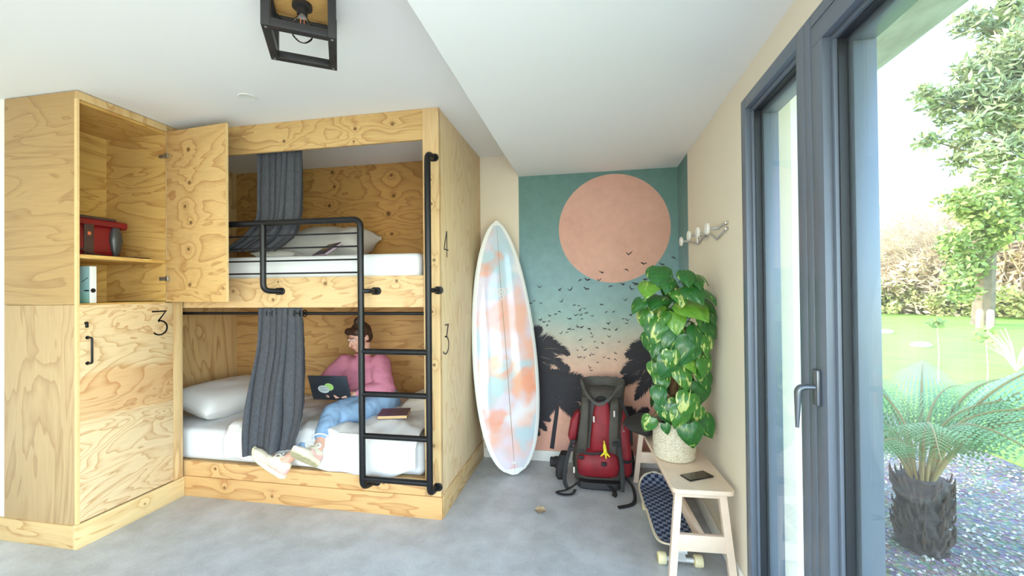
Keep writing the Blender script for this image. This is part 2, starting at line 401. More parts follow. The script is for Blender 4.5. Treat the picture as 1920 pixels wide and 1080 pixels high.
# birds: a few silhouettes, each bird its own painted shape
def bird_mesh(k):
    g = G(); sh = [[(-1, .55), (-.45, .25), (0, -.05), (.5, .45), (1, .95), (.62, .15), (.15, -.28), (-.1, -.42), (-.35, -.12)],
                   [(-1, .05), (-.5, .3), (0, .02), (.45, .38), (1, .25), (.5, .05), (.1, -.35), (-.2, -.30)],
                   [(-.9, -.5), (-.5, .15), (-.1, .25), (.3, .35), (.9, -.3), (.35, -.02), (.05, -.2), (-.2, -.02)],
                   [(-1, .7), (-.3, .25), (.25, .15), (.95, -.25), (.3, -.3), (.15, -.65), (-.05, -.15), (-.45, .15)]][k]
    g.poly([(x, 0, z) for x, z in sh]); me = g.mesh('painted_bird'); me.materials.append(M['mural_ink']); return me
BM = [bird_mesh(k) for k in range(4)]
B5 = [(1013,622),(1103,680),(1000,718),(850,732),(835,778),(765,776),(724,780),(605,834),(665,836),(760,830),(905,816),(975,803),(1030,830),(1050,798),(1064,806),(1115,775),(1175,802),(1210,684),(1280,646),(1245,820),(480,820),(425,916),(449,904),(488,916),(612,906),(690,928),(716,932),(725,955),(752,948),(760,975),(600,967),(580,982),(697,988),(728,985),(665,1010),(737,1010),(798,992),(852,925),(880,970),(925,966),(992,898),(1025,985),(415,985),(540,990),(485,1015),(510,1028),(538,1024),(528,1047),(710,1057),(737,1058),(657,1072),(895,1038),(778,1070),(870,1068),(980,1010),(940,1072)]
B6 = [(590,50),(455,68),(437,57),(475,85),(545,127),(590,105),(610,107),(632,93),(655,97),(578,122),(697,104),(706,126),(712,147),(650,162),(725,172),(765,178),(800,73),(780,104),(802,108),(843,106),(803,145),(855,173),(738,205),(632,217),(660,202),(676,215),(565,234),(703,242),(715,240),(640,256),(650,255),(672,256),(775,256),(835,233),(835,268),(740,283),(700,310),(706,325),(800,262),(918,30),(900,57),(895,75)]
def wall_pt(px, py, Y=YB):       # layout of the mural measured from the photograph, in wall coordinates
    d = rt*(px-960)+up*(540-py)+fwd*FPX; k = Y/d.y; return d.x*k, CAM_H+d.z*k
for i, (a, b, s_) in enumerate([(860+x*.3147, 280+y*.3147, 1.15 if y < 850 else .85) for x, y in B5]+[(860+x*.3517, 580+y*.3517, .75) for x, y in B6]):
    x, z = wall_pt(a, b)
    if x > XR-.02: continue
    o = bpy.data.objects.new('painted_bird', BM[i % 4]); link(o, mural)
    sc = .022*s_*random.uniform(.85, 1.2); o.location = (x, YW-.0008, z); o.scale = (sc*random.choice((-1, 1)), sc, sc); o.rotation_euler = (0, random.uniform(-.5, .5), 0)
struct('baseboard_back', box(-.90, XR, YB-.014, YB, 0, .085, bev=.003), M['base_white'])
# right wall, pierced by the glazing
WY1, WZ1 = 2.046, 2.247
struct('wall_right', box(XR, XR+.20, WY1, 3.115, 0, CZR), M['beige'])
struct('wall_right_mural', box(XR, XR+.20, 3.115, YB+.2, 0, CZR), M['mural'])
struct('wall_right_lintel', box(XR, XR+.20, FLY0, WY1, WZ1, CZR), M['beige'])
struct('baseboard_right', box(XR-.014, XR, WY1+.004, YB-.014, 0, .085, bev=.003), M['base_white'])
struct('wall_front_left', box(XL, -3.1, FLY0-.2, FLY0, 0, CZL), M['white_wall'])
struct('wall_front_right', box(.35, XR+.2, FLY0-.2, FLY0, 0, CZR), M['white_wall'])
struct('wall_front_lintel', box(-3.1, .35, FLY0-.2, FLY0, 2.25, CZR), M['white_wall'])
struct('wall_front_upstand', box(-3.1, .35, FLY0-.2, FLY0, 0, .12), M['white_wall'])
struct('wall_left', box(XL-.2, XL, FLY0-.2, YB+.2, 0, CZL), M['white_wall'])
struct('wall_partition', box(XL, -3.337, 1.838, 2.44, 0, CZL), M['white_wall'])
# ------------------------------------------------------------------ glazing (right wall)
t = NT('board_marked_concrete'); p = t.pos()
c = t.ramp(t.noise(t.vmath('MULTIPLY', p, (3, 1, 1)).outputs[0], 5, 5, .6), [(.3, lin(196, 188, 166)), (.7, lin(232, 226, 208))]); t.base(c); t.rough(.85); M['concrete'] = t.m
M['white_render'] = simple('white_render', lin(244, 244, 240), .9, var=.02, vscale=5)
M['alu'] = simple('slate_grey_aluminium', lin(112, 122, 135), .36, .2)
M['alu_dark'] = simple('dark_gasket', lin(38, 42, 48), .5)
t = NT('window_glass'); nt = t.t; out = nt.nodes['Material Output']
tr = t.n('BsdfTransparent'); tr.inputs[0].default_value = (.96, .98, .97, 1); gl = t.n('BsdfGlossy'); gl.inputs['Roughness'].default_value = .0
fr = t.n('LayerWeight'); fr.inputs[0].default_value = .5
veil = t.n('BsdfDiffuse'); veil.inputs[0].default_value = (.9, .93, .95, 1)  # faint white diffuse mixed into the glass imitates haze over the bright view
m1 = t.n('MixShader'); t.l(t.math('MULTIPLY_ADD', t.math('POWER', fr.outputs['Facing'], 5.0), .9, .03), m1.inputs[0]); t.l(tr.outputs[0], m1.inputs[1]); t.l(gl.outputs[0], m1.inputs[2])
m2 = t.n('MixShader'); m2.inputs[0].default_value = .02; t.l(m1.outputs[0], m2.inputs[1]); t.l(veil.outputs[0], m2.inputs[2]); t.l(m2.outputs[0], out.inputs[0]); M['glass'] = t.m
struct('wall_overhang', box(XR+.2, 1.265, FLY0-.2, YB+2.0, 2.365, 2.95), M['concrete'])
struct('wall_fin', box(XR+.2, 1.13, 2.10, 2.42, -.12, 2.365), M['white_render'])
X0 = XR-.004
def frame_run(win, name, y0, y1, z0, z1, x0, x1, w, bev=.002):
    """four mitre-like bars round the rectangle y0..y1, z0..z1"""
    for (a, b, c_, d) in ((y0, y1, z1-w, z1), (y0, y1, z0, z0+w), (y0, y0+w, z0+w, z1-w), (y1-w, y1, z0+w, z1-w)):
        part(name, box(x0, x1, a, b, c_, d, bev=bev), M['alu'] if name != 'gasket' else M['alu_dark'], win)
def window(name, y0, y1, stile, leaf):
    w_ = struct(name, box(X0, XR+.075, y1-stile, y1, 0, WZ1, bev=.003), M['alu'])
    part('frame_stile', box(X0, XR+.075, y0, y0+stile, 0, WZ1, bev=.003), M['alu'], w_)
    part('frame_head', box(X0, XR+.075, y0+stile, y1-stile, WZ1-stile, WZ1, bev=.003), M['alu'], w_)
    part('frame_sill', box(X0, XR+.075, y0+stile, y1-stile, 0, stile, bev=.003), M['alu'], w_)
    a, b, c_, d = y0+stile, y1-stile, stile, WZ1-stile
    if leaf:
        frame_run(w_, 'leaf_frame', a+.003, b-.003, c_+.003, d-.003, X0, XR+.06, .062); a += .065; b -= .065; c_ += .065; d -= .065
    frame_run(w_, 'glazing_bead', a, b, c_, d, XR+.018, XR+.05, .016)
    frame_run(w_, 'gasket', a+.016, b-.016, c_+.016, d-.016, XR+.028, XR+.05, .006, 0)
    frame_run(w_, 'outer_bead', a+.0, b-.0, c_, d, XR+.056, XR+.115, .040)
    part('pane', box(XR+.050, XR+.055, a+.004, b-.004, c_+.004, d-.004), M['glass'], w_)
    return w_
w1 = window('window_1', 1.480, WY1, .052, False)
w2 = window('window_2', .30, 1.479, .04, True)
w3 = window('window_3', -1.95, .299, .052, False)
struct('wall_right_near', box(XR, XR+.20, FLY0, -1.95, 0, WZ1), M['beige'])
struct('wall_threshold', box(XR+.075, 1.0, -1.95, WY1, -.12, .012), M['concrete'])
# lever handle on the leaf stile
M['handle'] = simple('satin_grey_metal', lin(118, 124, 132), .3, .7)
hy, hz = 1.418, 1.10
h = part('handle', box(X0-.014, X0, hy-.016, hy+.016, hz-.055, hz+.055, bev=.006), M['handle'], w2, label='grey metal lever handle')
P = rounded_path([(X0-.01, hy, hz), (X0-.058, hy, hz), (X0-.060, hy+.004, hz-.125)], .02, 6)
g = G().tube(P, [.0115]*3+[.0125]*(len(P)-4)+[.006], 12, flat=.8); part('lever', g, M['handle'], h)

# ------------------------------------------------------------------ locker
LX, LXB, LY0, LY1 = -2.80, -3.333, 1.830, 2.440
lk = thing('locker', 'tall plywood locker numbered 3 with its upper door open beside the bunk bed', 'locker', (-3.06, 2.14, 0))
T = .018
part('side_panel', box(LXB, LX-.0185, LY0, LY0+T, 1.35, 2.545, bev=.001), M['ply_side'], lk)
part('side_panel', box(LXB, LX-.0185, LY0, LY0+T, .127, 1.348, bev=.001), M['ply_side2'], lk)
part('back_panel', box(LXB, LXB+T, LY0+T, LY1-T, .10, 2.545), M['ply_gold'], lk)
part('far_panel', box(LXB+T, LX-.02, 2.338, 2.356, 1.36, 2.50), M['ply_goldx'], lk)
part('far_panel', box(LXB+T, LX-.002, LY1-T, LY1, .10, 2.545), M['ply_goldx'], lk)
part('top_panel', box(LXB+T, LX-.0185, LY0+T, LY1-T, 2.488, 2.506), M['ply_gold'], lk)
part('middle_panel', box(LXB+T, LX-.02, LY0+T, 2.338, 1.330, 1.356), M['ply_gold'], lk)
part('shelf', box(LXB+T, LX-.006, LY0+T, 2.338, 1.612, 1.633, bev=.001), M['ply_gold'], lk)
part('top_rail', box(LX-.018, LX, LY0, LY1, 2.502, 2.5455, bev=.001), M['ply_z'], lk)
part('front_stile', box(LX-.018, LX, 2.338, LY1, 1.352, 2.502, bev=.001), M['ply_z'], lk)
part('front_stile', box(LX-.018, LX, 2.374, LY1, .135, 1.350, bev=.001), M['ply_post'], lk)
part('edge_strip', box(LX-.018, LX+.0005, LY0, LY0+.012, .135, 2.5015), M['ply_edge'], lk)
d1 = part('lower_door', box(LX-.018, LX, LY0+.012, 2.371, .140, 1.347, bev=.0012), M['ply_door'], lk)
part('plinth', box(LX-.02, LX+.008, LY0-.008, LY1+.004, 0, .133, bev=.001), M['ply_plinthl'], lk)
part('plinth', box(-4.0, LX-.02, LY0-.008, LY0+.012, 0, .127, bev=.001), M['ply_x'], lk)
# lock and pull handle
g = G().lathe([(.009, 0), (.009, .006), (.004, .007)], (LX, 1.872, 1.245), 14, 'x'); g.box(LX, LX+.012, 1.866, 1.878, 1.219, 1.245, bev=.003); part('lock', g, BLK, d1)
P = rounded_path([(LX, 1.878, 1.163), (LX+.034, 1.878, 1.163), (LX+.034, 1.878, 1.018), (LX, 1.878, 1.018)], .012, 4)
g = G().tube(P, .0055, 8); g.lathe([(.010, 0), (.010, .004)], (LX, 1.878, 1.163), 12, 'x').lathe([(.010, 0), (.010, .004)], (LX, 1.878, 1.018), 12, 'x'); part('pull_handle', g, BLK, d1)
def three(h, w):
    """slim flat-topped figure 3"""
    pts = [(0, h), (w*.92, h), (w*.42, h*.60)]; r = h*.30; cx_, cy_ = w-r*1.05, r
    a0 = math.radians(100)
    while a0 > math.radians(-150):
        pts.append((cx_+r*1.05*math.cos(a0), cy_+r*math.sin(a0))); a0 -= math.radians(12)
    return pts
g = G().stroke(three(.155, .098), .0095, (LX, 2.232, 1.137), (0, 1, 0), (0, 0, 1), (.003, 0, 0)); part('number', g, BLK, d1)
# upper door, swung open about the hinge side
hx, hy_ = LX+.004, 2.335; ang = math.radians(-5.2)
DM = Matrix.Translation((hx, hy_, 0)) @ Matrix.Rotation(ang, 4, 'Z')
d2 = part('upper_door', box(.002, .515, -.009, .009, 1.352, 2.499, bev=.001, M=DM), M['ply_open'], lk)
part('door_edge', box(.5153, .5165, -.009, .009, 1.352, 2.499, M=DM), M['ply_edge'], d2)
part('latch_slot', box(.488, .491, -.0096, -.0088, 1.425, 1.448, M=DM), BLK, d2)
for hz_ in (2.335, 1.508):
    g = box(LX-.055, LX-.012, 2.322, 2.338, hz_-.012, hz_+.012, bev=.003).box(.0, .030, -.026, -.009, hz_-.016, hz_+.016, bev=.004, M=DM)
    g.tube([(LX-.012, 2.328, hz_), (LX+.008, 2.322, hz_)], .008, 8); part('hinge', g, M['steel'], lk)
# handbag and book in the locker
M['redleather'] = simple('red_leather', lin(118, 16, 22), .35, var=.15, vscale=8)
M['brownleather'] = simple('dark_brown_leather', lin(70, 50, 46), .4, var=.1)
M['greyleather'] = simple('grey_leather', lin(58, 56, 56), .32)
bag = thing('handbag', 'dark red leather handbag with grey trim on the locker shelf', 'bag', (-3.02, 2.05, 1.633))
def sect(yc, x0, x1, z0, z1, n=16):
    out_ = []
    for k in range(n):
        a = 2*math.pi*k/n; ex = .5
        cx_, cz_ = math.cos(a), math.sin(a)
        out_.append(((x0+x1)/2+(x1-x0)/2*math.copysign(abs(cx_)**ex, cx_), yc, (z0+z1)/2+(z1-z0)/2*math.copysign(abs(cz_)**ex, cz_)))
    return out_
g = G().loft([sect(y, -3.085+.0*y, -2.955, 1.634, 1.835) for y in (1.868, 1.875, 1.95, 2.05, 2.155, 2.165)]); part('body', g, M['redleather'], bag)
g = G().loft([sect(y, -3.055, -2.96-.01*abs(y-2.02), 1.822, 1.872) for y in (1.868, 1.88, 2.0, 2.12, 2.20, 2.208)]); part('top_roll', g, M['redleather'], bag)
g = box(-3.05, -2.962, 1.88, 2.15, 1.866, 1.884, bev=.008); part('top_trim', g, M['brownleather'], bag)
g = box(-2.958, -2.951, 1.965, 2.015, 1.640, 1.830, bev=.003); part('front_strap', g, M['brownleather'], bag)
g = box(-2.9515, -2.949, 1.982, 1.998, 1.765, 1.785, bev=.001); part('emblem', g, simple('orange_stitch', lin(220, 110, 70), .5), bag)
g = G().loft([[Vector((-2.955+.024*math.cos(a)*w, 2.135+.034*math.sin(a)*w, z)) for a in [k*math.pi/8 for k in range(16)]] for z, w in ((1.640, .35), (1.68, .75), (1.74, 1.1), (1.79, 1.0), (1.825, .6))]); part('gusset', g, M['greyleather'], bag)
P = smooth_pts([(-2.945, 1.87, 1.72), (-2.935, 1.96, 1.665), (-2.93, 2.06, 1.642), (-2.90, 2.17, 1.641), (-2.90, 2.27, 1.643), (-2.925, 2.318, 1.641), (-2.96, 2.29, 1.641), (-2.96, 2.20, 1.642), (-2.95, 2.12, 1.643)], 6)
g = G().tube(P, .0085, 8, flat=.7); part('strap', g, M['brownleather'], bag)
bk = thing('book', 'pale blue and white paperback standing upright in the locker', 'book', (-2.95, 1.949, 1.356), 'books')
t = NT('pale_cover_print'); p = t.pos(); sx = t.n('SeparateXYZ'); t.l(p, sx.inputs[0])
c = t.ramp(t.math('DIVIDE', t.math('SUBTRACT', sx.outputs[2], 1.356), .22), [(0, lin(140, 196, 176)), (.35, lin(160, 206, 206)), (1, lin(170, 208, 214))]); t.base(c); t.rough(.4)
part('cover', box(-3.03, -2.865, 1.932, 1.935, 1.357, 1.572, bev=.0008), t.m, bk)
part('spine', box(-2.866, -2.862, 1.932, 1.966, 1.357, 1.572, bev=.0008), simple('white_spine', lin(236, 236, 232), .45), bk)
part('pages', box(-3.026, -2.866, 1.935, 1.963, 1.358, 1.570), simple('paper', lin(232, 224, 204), .8), bk)
part('cover', box(-3.03, -2.866, 1.963, 1.966, 1.357, 1.572, bev=.0008), t.m, bk)
g = G().lathe([(.013, 0), (.013, .0006), (.010, .0008), (.010, .0002)], (-2.8618, 1.949, 1.43), 16, 'x'); part('cover_mark', g, BLK, bk); g = G().box(-2.90, -2.866, 1.931, 1.932, 1.426, 1.433); part('cover_mark', g, BLK, bk); g = G().tube([(-2.92, 1.932, 1.48), (-2.875, 1.932, 1.505)], .002, 5); part('cover_mark', g, BLK, bk)

# ------------------------------------------------------------------ bunk bed
BX0, BX1, BY0, BY1 = -3.335, -.915, 2.452, 3.450
bb = thing('bunk_bed', 'built-in plywood bunk bed with black steel ladder and guard rail', 'bunk bed', (-2.1, 2.95, 0))
part('side_panel', box(BX1-.022, BX1, BY0+.035, BY1, .14, 2.549, bev=.001), M['ply_bunkside'], bb)
part('end_panel', box(BX0, BX0+.022, BY0, BY1-.022, .0, 2.549), M['ply_z'], bb)
part('back_panel', box(BX0+.022, BX1-.022, BY1-.022, BY1, 1.31, 2.549), M['ply_back_up'], bb)
part('back_panel', box(BX0+.022, BX1-.022, BY1-.022, BY1, .0, 1.308), M['ply_back_lo'], bb)
part('post', box(-1.020, BX1, BY0, BY0+.035, .138, 2.549, bev=.0015), M['ply_post'], bb)
part('top_board', box(-3.312, -1.0205, BY0, BY0+.022, 2.356, 2.549, bev=.0015), M['ply_top'], bb)
part('middle_rail', box(-3.312, -1.0205, BY0, BY0+.022, 1.308, 1.508, bev=.0015), M['ply_rail'], bb)
part('bottom_rail', box(-3.312, -1.0205, BY0, BY0+.022, .138, .240, bev=.0015), M['ply_plinth'], bb)
part('plinth', box(-3.312, BX1+.006, BY0-.006, BY0+.014, 0, .1365, bev=.0015), M['ply_plinth'], bb)
part('plinth', box(BX1, BX1+.010, BY0+.014, BY1-.002, 0, .142, bev=.0015), M['ply_y'], bb)
part('bed_base', box(BX0+.022, BX1-.022, BY0+.022, BY1-.022, .205, .233), M['ply_x'], bb)
part('bed_base', box(BX0+.022, BX1-.022, BY0+.022, BY1-.022, 1.308, 1.335), M['ply_x'], bb)
def four(h, w): return [(w*.62, 0-h*.16), (w*.62, h), (0, h*.20), (w, h*.20)]
O4 = (BX1, 2.535, 1.655)
g = G().stroke([(.052, -.028), (.052, .142)], .0075, O4, (0, 1, 0), (0, 0, 1), (.003, 0, 0)).stroke([(.050, .140), (0, .022)], .0075, O4, (0, 1, 0), (0, 0, 1), (.003, 0, 0)).stroke([(-.002, .020), (.078, .020)], .0075, O4, (0, 1, 0), (0, 0, 1), (.003, 0, 0)); part('number', g, BLK, bb)
g = G().stroke(three(.185, .066), .0085, (BX1, 2.542, 1.005), (0, 1, 0), (0, 0, 1), (.003, 0, 0)); part('number', g, BLK, bb)
# ladder and guard rail
LYy = 2.362; R_ = .0195
ld = part('ladder', G().tube(rounded_path([(-.947, BY0, 2.236), (-.952, LYy, 2.236), (-.953, LYy, .195), (-.945, BY0, .195)], .045, 6), R_, 14), BLK, bb)
for z in (1.040, .778, .521, .258): part('rung', G().tube([(-1.39, LYy, z), (-.953, LYy, z)], .0175, 12), BLK, ld)
def flange(x, z, w=.062, parent=ld, y=BY0):
    g = G(); ring = []
    for yy in (y-.010, y-.008, y):
        k = 1 if yy > y-.009 else .9
        ring.append([Vector((x+(.022*math.cos(a)*k+math.copysign(w/2-.022, math.cos(a)) if abs(math.cos(a)) > 1e-6 else x), yy, z+.024*math.sin(a)*k)) for a in [i*math.pi/10+.05 for i in range(20)]])
    g.loft(ring); g.lathe([(.006, y-.013), (.006, y-.009)], (x+.012, 0, z), 10, 'y'); part('flange', g, BLK, parent)
flange(-.945, 2.236); flange(-.935, .200, .058)
gr = part('guard_rail', G().tube(rounded_path([(-2.735, LYy, 1.862), (-1.395, LYy, 1.856), (-1.390, LYy, .200), (-1.365, BY0, .200)], .05, 7), R_, 14), BLK, bb)
flange(-1.352, .202, .07, gr)
part('rail_post', G().tube(rounded_path([(-2.085, LYy, 1.858), (-2.085, LYy, 1.420), (-2.03, BY0, 1.417)], .045, 6), R_*.95, 14), BLK, gr); flange(-2.035, 1.417, .075, gr)
part('rail_post', G().tube([(-2.735, LYy, 1.862), (-2.735, LYy, 1.420), (-2.72, BY0, 1.417)], R_*.95, 12), BLK, gr)
for x, x2 in ((-1.390, -1.345), (-.953, -.925)):
    part('bracket', G().tube(rounded_path([(x, LYy, 1.412), (x2, LYy+.03, 1.412), (x2, BY0, 1.412)], .02, 4), .014, 10), BLK, gr if x < -1.2 else ld); flange(x2+.005, 1.412, .07 if x < -1.2 else .06, gr if x < -1.2 else ld)
for z in (1.772, 1.690, 1.609, 1.528): part('wire', G().tube([(-2.735, LYy, z+.006), (-1.390, LYy, z)], .0055, 8), BLK, gr)
part('wire_end', G().tube([(-2.36, LYy-.004, 1.620), (-2.36, LYy-.004, 1.530)], .004, 6), BLK, gr)
part('curtain_rod', G().tube([(-3.312, 2.497, 1.268), (-1.020, 2.497, 1.266)], .0105, 10), BLK, bb)
part('curtain_track', box(-3.31, -1.0205, 2.515, 2.535, 2.40, 2.42), BLK, bb)
# mattresses
def rbox(g, x0, x1, y0, y1, z0, z1, r, wob=.0, seed=0, n=5):
    g.box(x0, x1, y0, y1, z0, z1)
    return g
def mattress(x0, x1, y0, y1, z0, z1, label):
    g = G(); g.box(x0, x1, y0, y1, z0, z1, bev=.035)
    bmesh.ops.subdivide_edges(g.bm, edges=[e for e in g.bm.edges if e.calc_length() > .1], cuts=6, use_grid_fill=True)
    for v in g.bm.verts:
        q = noise.noise(v.co*3.1); v.co.z += .008*q if v.co.z > (z0+z1)/2 else 0; v.co.y += .006*noise.noise(v.co*4.3) if v.co.y < y0+.1 else 0
    return single('mattress', g, M['matt'], ((x0+x1)/2, (y0+y1)/2, z0), label, 'mattress', 'bunk mattresses', sharp=60)
mattress(-3.30, -1.045, 2.482, 3.42, .234, .452, 'white mattress of the lower bunk with a duvet on it')
mattress(-3.30, -1.055, 2.482, 3.42, 1.336, 1.655, 'white mattress of the upper bunk behind the guard rail')
# pillows
def pillow(name, c, sx, sy, sz, rot, mat, label, seed=0, group='pillows on the bunks'):
    g = G(); r = bmesh.ops.create_cube(g.bm, size=2); bmesh.ops.subdivide_edges(g.bm, edges=g.bm.edges[:], cuts=13, use_grid_fill=True)
    for v in g.bm.verts:
        x, y, z = v.co; k = max(0, (1-abs(x)**3.2))**.5*max(0, (1-abs(y)**3.2))**.5
        e = (1-.10*(1-abs(y)**2)*abs(x)**4); q = noise.noise(Vector((x*2.2, y*2.2, seed)))
        w = noise.noise(Vector((x*6, y*6, seed+3)))
        v.co = Vector((x*sx*e, y*sy*(1-.10*(1-abs(x)**2)*abs(y)**4), z*sz*(.10+.90*k)+(.18*sz*q+.07*sz*w)*k))
    o = bpy.data.objects.new(name, g.mesh(name, None, 75)); o.data.materials.append(mat); link(o)
    o.location = c; o.rotation_euler = rot; tag(o, label, 'pillow', group); return o
pillow('pillow', (-2.93, 2.96, .565), .23, .37, .105, (0, math.radians(14), math.radians(-6)), M['linen'], 'white pillow at the lower bunk end behind the hanging grey curtain', 1)
pillow('pillow', (-1.26, 3.13, .535), .19, .25, .09, (0, math.radians(-14), math.radians(10)), M['linen_warm'], 'cream pillow beside the seated person', 5)
pillow('pillow', (-2.16, 3.17, 1.80), .38, .20, .145, (math.radians(24), 0, math.radians(4)), M['linen'], 'white pillow on the upper bunk behind the guard rail', 9)
pillow('folded_sheet', (-2.34, 2.82, 1.695), .15, .14, .035, (0, 0, math.radians(20)), M['linen'], 'folded white sheet beside the upper bunk pillow', 12, 'folded linen')
# duvet over the lower mattress, hanging over its front edge
def duvet(u, v):
    x = -2.46+u*1.39; e = noise.noise(Vector((x*1.7, v*2.3, 1.3))); w = noise.noise(Vector((x*6+v*2, v*5, 7.7))); w2 = noise.noise(Vector((x*14+v*9, v*10-x*5, 2.1)))
    fr_ = sstep(-2.46, -2.36, x)
    if v < .30:                                  # hanging front
        t_ = v/.30; drop = .215+.022*math.sin(x*4.2+1)+.02*e-.05*sstep(-1.25, -1.07, x)-.03*(1-sstep(-2.46, -2.2, x))
        z = .475-drop*(1-t_)**1.0; y = 2.440+.012*w+.012*math.sin(x*31+t_*3)*(1-t_)*.7-.012*math.sin(t_*math.pi)
        k = sstep(.7, 1, t_); y += .03*k*k; z += .012*k
    else:
        t_ = (v-.30)/.70; y = 2.462+t_*.93
        z = .480+.045*(math.sin(min(1, t_*5)*math.pi/2))*(.6+.6*e)+.032*w+.017*w2
        z += .05*math.exp(-((x+1.2)/.16)**2-((y-2.95)/.3)**2)*.4
    z = max(z, .458+.008*fr_) if v >= .30 else z
    z -= (1-fr_)*.010
    return (x, y, z)
g = G().grid(duvet, 120, 74)
dv = single('duvet', g, M['linen'], (-1.76, 2.9, .45), 'rumpled white duvet under the seated person on the lower bunk', 'duvet', sharp=80)
sm = dv.modifiers.new('thickness', 'SOLIDIFY'); sm.thickness = .006; sm.offset = -1
# books lying on the beds
def flat_book(x, y, z, sx, sy, th, rz, tilt, ccol, pcol, label, extra=None):
    o = thing('book', label, 'book', (x, y, z), 'books')
    R3 = Matrix.Rotation(rz, 4, 'Z') @ Matrix.Rotation(tilt, 4, 'X')
    part('pages', G().box(-sx/2+.003, sx/2-.002, -sy/2+.003, sy/2-.003, .003, th-.003, M=R3), simple('pages_'+label[:6], pcol, .8), o, local=True)
    cv = simple('cover_'+label[:6], ccol, .35, var=.35, vscale=16)
    part('cover', G().box(-sx/2, sx/2, -sy/2, sy/2, th-.003, th, M=R3), cv, o, local=True); part('cover', G().box(-sx/2, sx/2, -sy/2, sy/2, 0, .003, M=R3), cv, o, local=True)
    part('spine', G().box(-sx/2, -sx/2+.003, -sy/2, sy/2, .003, th-.003, M=R3), cv, o, local=True)
    if extra: part('cover_picture', G().box(-sx*.36, sx*.1, -sy*.1, sy*.36, th, th+.0006, M=R3), simple('cover_art', extra, .4, var=.5, vscale=40), o, local=True)
    return o
flat_book(-1.345, 2.70, .548, .20, .145, .026, math.radians(14), math.radians(4), lin(86, 64, 78), lin(214, 180, 130), 'paperback lying on the duvet behind the ladder')
flat_book(-1.90, 2.78, 1.712, .215, .15, .022, math.radians(-32), math.radians(36), lin(58, 46, 78), lin(190, 170, 180), 'dark purple book lying by the upper bunk pillow', lin(180, 140, 60))
# ------------------------------------------------------------------ curtains
t = NT('charcoal_curtain_cloth'); p = t.obj()
c = t.ramp(t.noise(t.vmath('MULTIPLY', p, (1, 1, .25)).outputs[0], 160, 2), [(.3, lin(60, 61, 65)), (.7, lin(76, 77, 82))]); t.base(c); t.rough(.8); M['curtain'] = t.m
def curtain(name, edge_l, edge_r, folds, depth, y0, label, lean=None, nu=110, nv=50, hem=0):
    """edge_l/edge_r: (x, y, z) control points down each side"""
    L = smooth_pts(edge_l, 10); R3 = smooth_pts(edge_r, 10)
    def at(P, v):
        f = v*(len(P)-1); i = min(int(f), len(P)-2); return P[i].lerp(P[i+1], f-i)
    def fn(u, v):
        q = at(L, v).lerp(at(R3, v), u)
        ph = 2*math.pi*folds*(u+.016*math.sin(5*v+u*9)+.012*math.sin(u*23)); a = depth*(.75+.4*math.sin(u*11+2))*(.8+.35*v)
        return q+Vector((.010*math.sin(ph), a*(1.1-2.2*abs(math.cos(ph/2))**.6)+.25*a*math.sin(ph*.37+v*2), 0))
    g = G().grid(fn, nu, nv); o = thing(name, label, 'curtain', (edge_l[0][0], edge_l[0][1], edge_l[-1][2]), 'curtains of the bunks')
    c_ = part('cloth', g, M['curtain'], o, sharp=80); m_ = c_.modifiers.new('thickness', 'SOLIDIFY'); m_.thickness = .003
    return o, fn
cu, fn = curtain('curtain', [(-2.215, 2.497, 1.306), (-2.23, 2.49, 1.05), (-2.272, 2.46, .75), (-2.27, 2.42, .50), (-2.245, 2.398, .335)], [(-1.880, 2.497, 1.306), (-1.868, 2.49, 1.05), (-1.848, 2.46, .78), (-1.835, 2.43, .62), (-1.868, 2.398, .405)], 7, .034, 2.497, 'charcoal curtain hanging in front of the lower bunk')
for k in range(9):
    u = (k+.25)/8.0
    if u > .99: u = .985
    q = Vector((-2.215+u*.335, 2.497, 1.267)); g = G(); ring = [(q.x, q.y+.021*math.cos(a), q.z+.021*math.sin(a)) for a in [i*math.pi/10 for i in range(21)]]; g.tube(ring, .0035, 6); part('eyelet', g, BLK, cu)
curtain('curtain', [(-2.245, 2.525, 2.40), (-2.255, 2.525, 2.10), (-2.27, 2.53, 1.92), (-2.38, 2.54, 1.80), (-2.58, 2.56, 1.70)], [(-1.895, 2.525, 2.40), (-1.90, 2.525, 2.10), (-1.925, 2.53, 1.90), (-1.98, 2.54, 1.79), (-2.13, 2.56, 1.70)], 7, .034, 2.497, 'charcoal curtain of the upper bunk swept aside on the mattress')
# ------------------------------------------------------------------ surfboard
SB, ST = Vector((-.584, 3.146, .004)), Vector((-.757, 3.312, 1.965))
zax = (ST-SB).normalized(); wd = Vector((.906, .423, 0)); wd = (wd-zax*wd.dot(zax)).normalized(); nrm = wd.cross(zax)     # nrm: deck normal, towards the room
if nrm.y > 0: nrm = -nrm
LB = (ST-SB).length
sb = bpy.data.objects.new('surfboard', None); link(sb)
sb.matrix_world = Matrix(((wd.x, nrm.x, zax.x, SB.x), (wd.y, nrm.y, zax.y, SB.y), (wd.z, nrm.z, zax.z, SB.z), (0, 0, 0, 1)))
tag(sb, 'white surfboard with peach and blue watercolour deck leaning by the mural', 'surfboard')
def sb_w(t_):
    a = max(0, min(1, t_)); tail = (a/.42)**.52 if a < .42 else 1; nose = ((1-a)/.58)**.62 if a > .42 else 1
    return .262*min(1, (1-(1-min(1, tail))**2.0) if a < .42 else (1-(1-nose)**1.75))
def sb_t(t_): return .034*min(1, (.25+1.6*t_))*min(1, .2+1.7*(1-t_))
def sb_rock(t_): return .05*max(0, (t_-.6)/.4)**2+.012*max(0, (.25-t_)/.25)**2
def sb_pt(t_, u, side):      # u in -1..1 across
    w, th = sb_w(t_), sb_t(t_); c = (1-abs(u)**2.6)**.5
    return Vector((w*u, sb_rock(t_)+(th*c if side > 0 else -th*c*.9), t_*LB))
g = G(); n = 64; rings = []
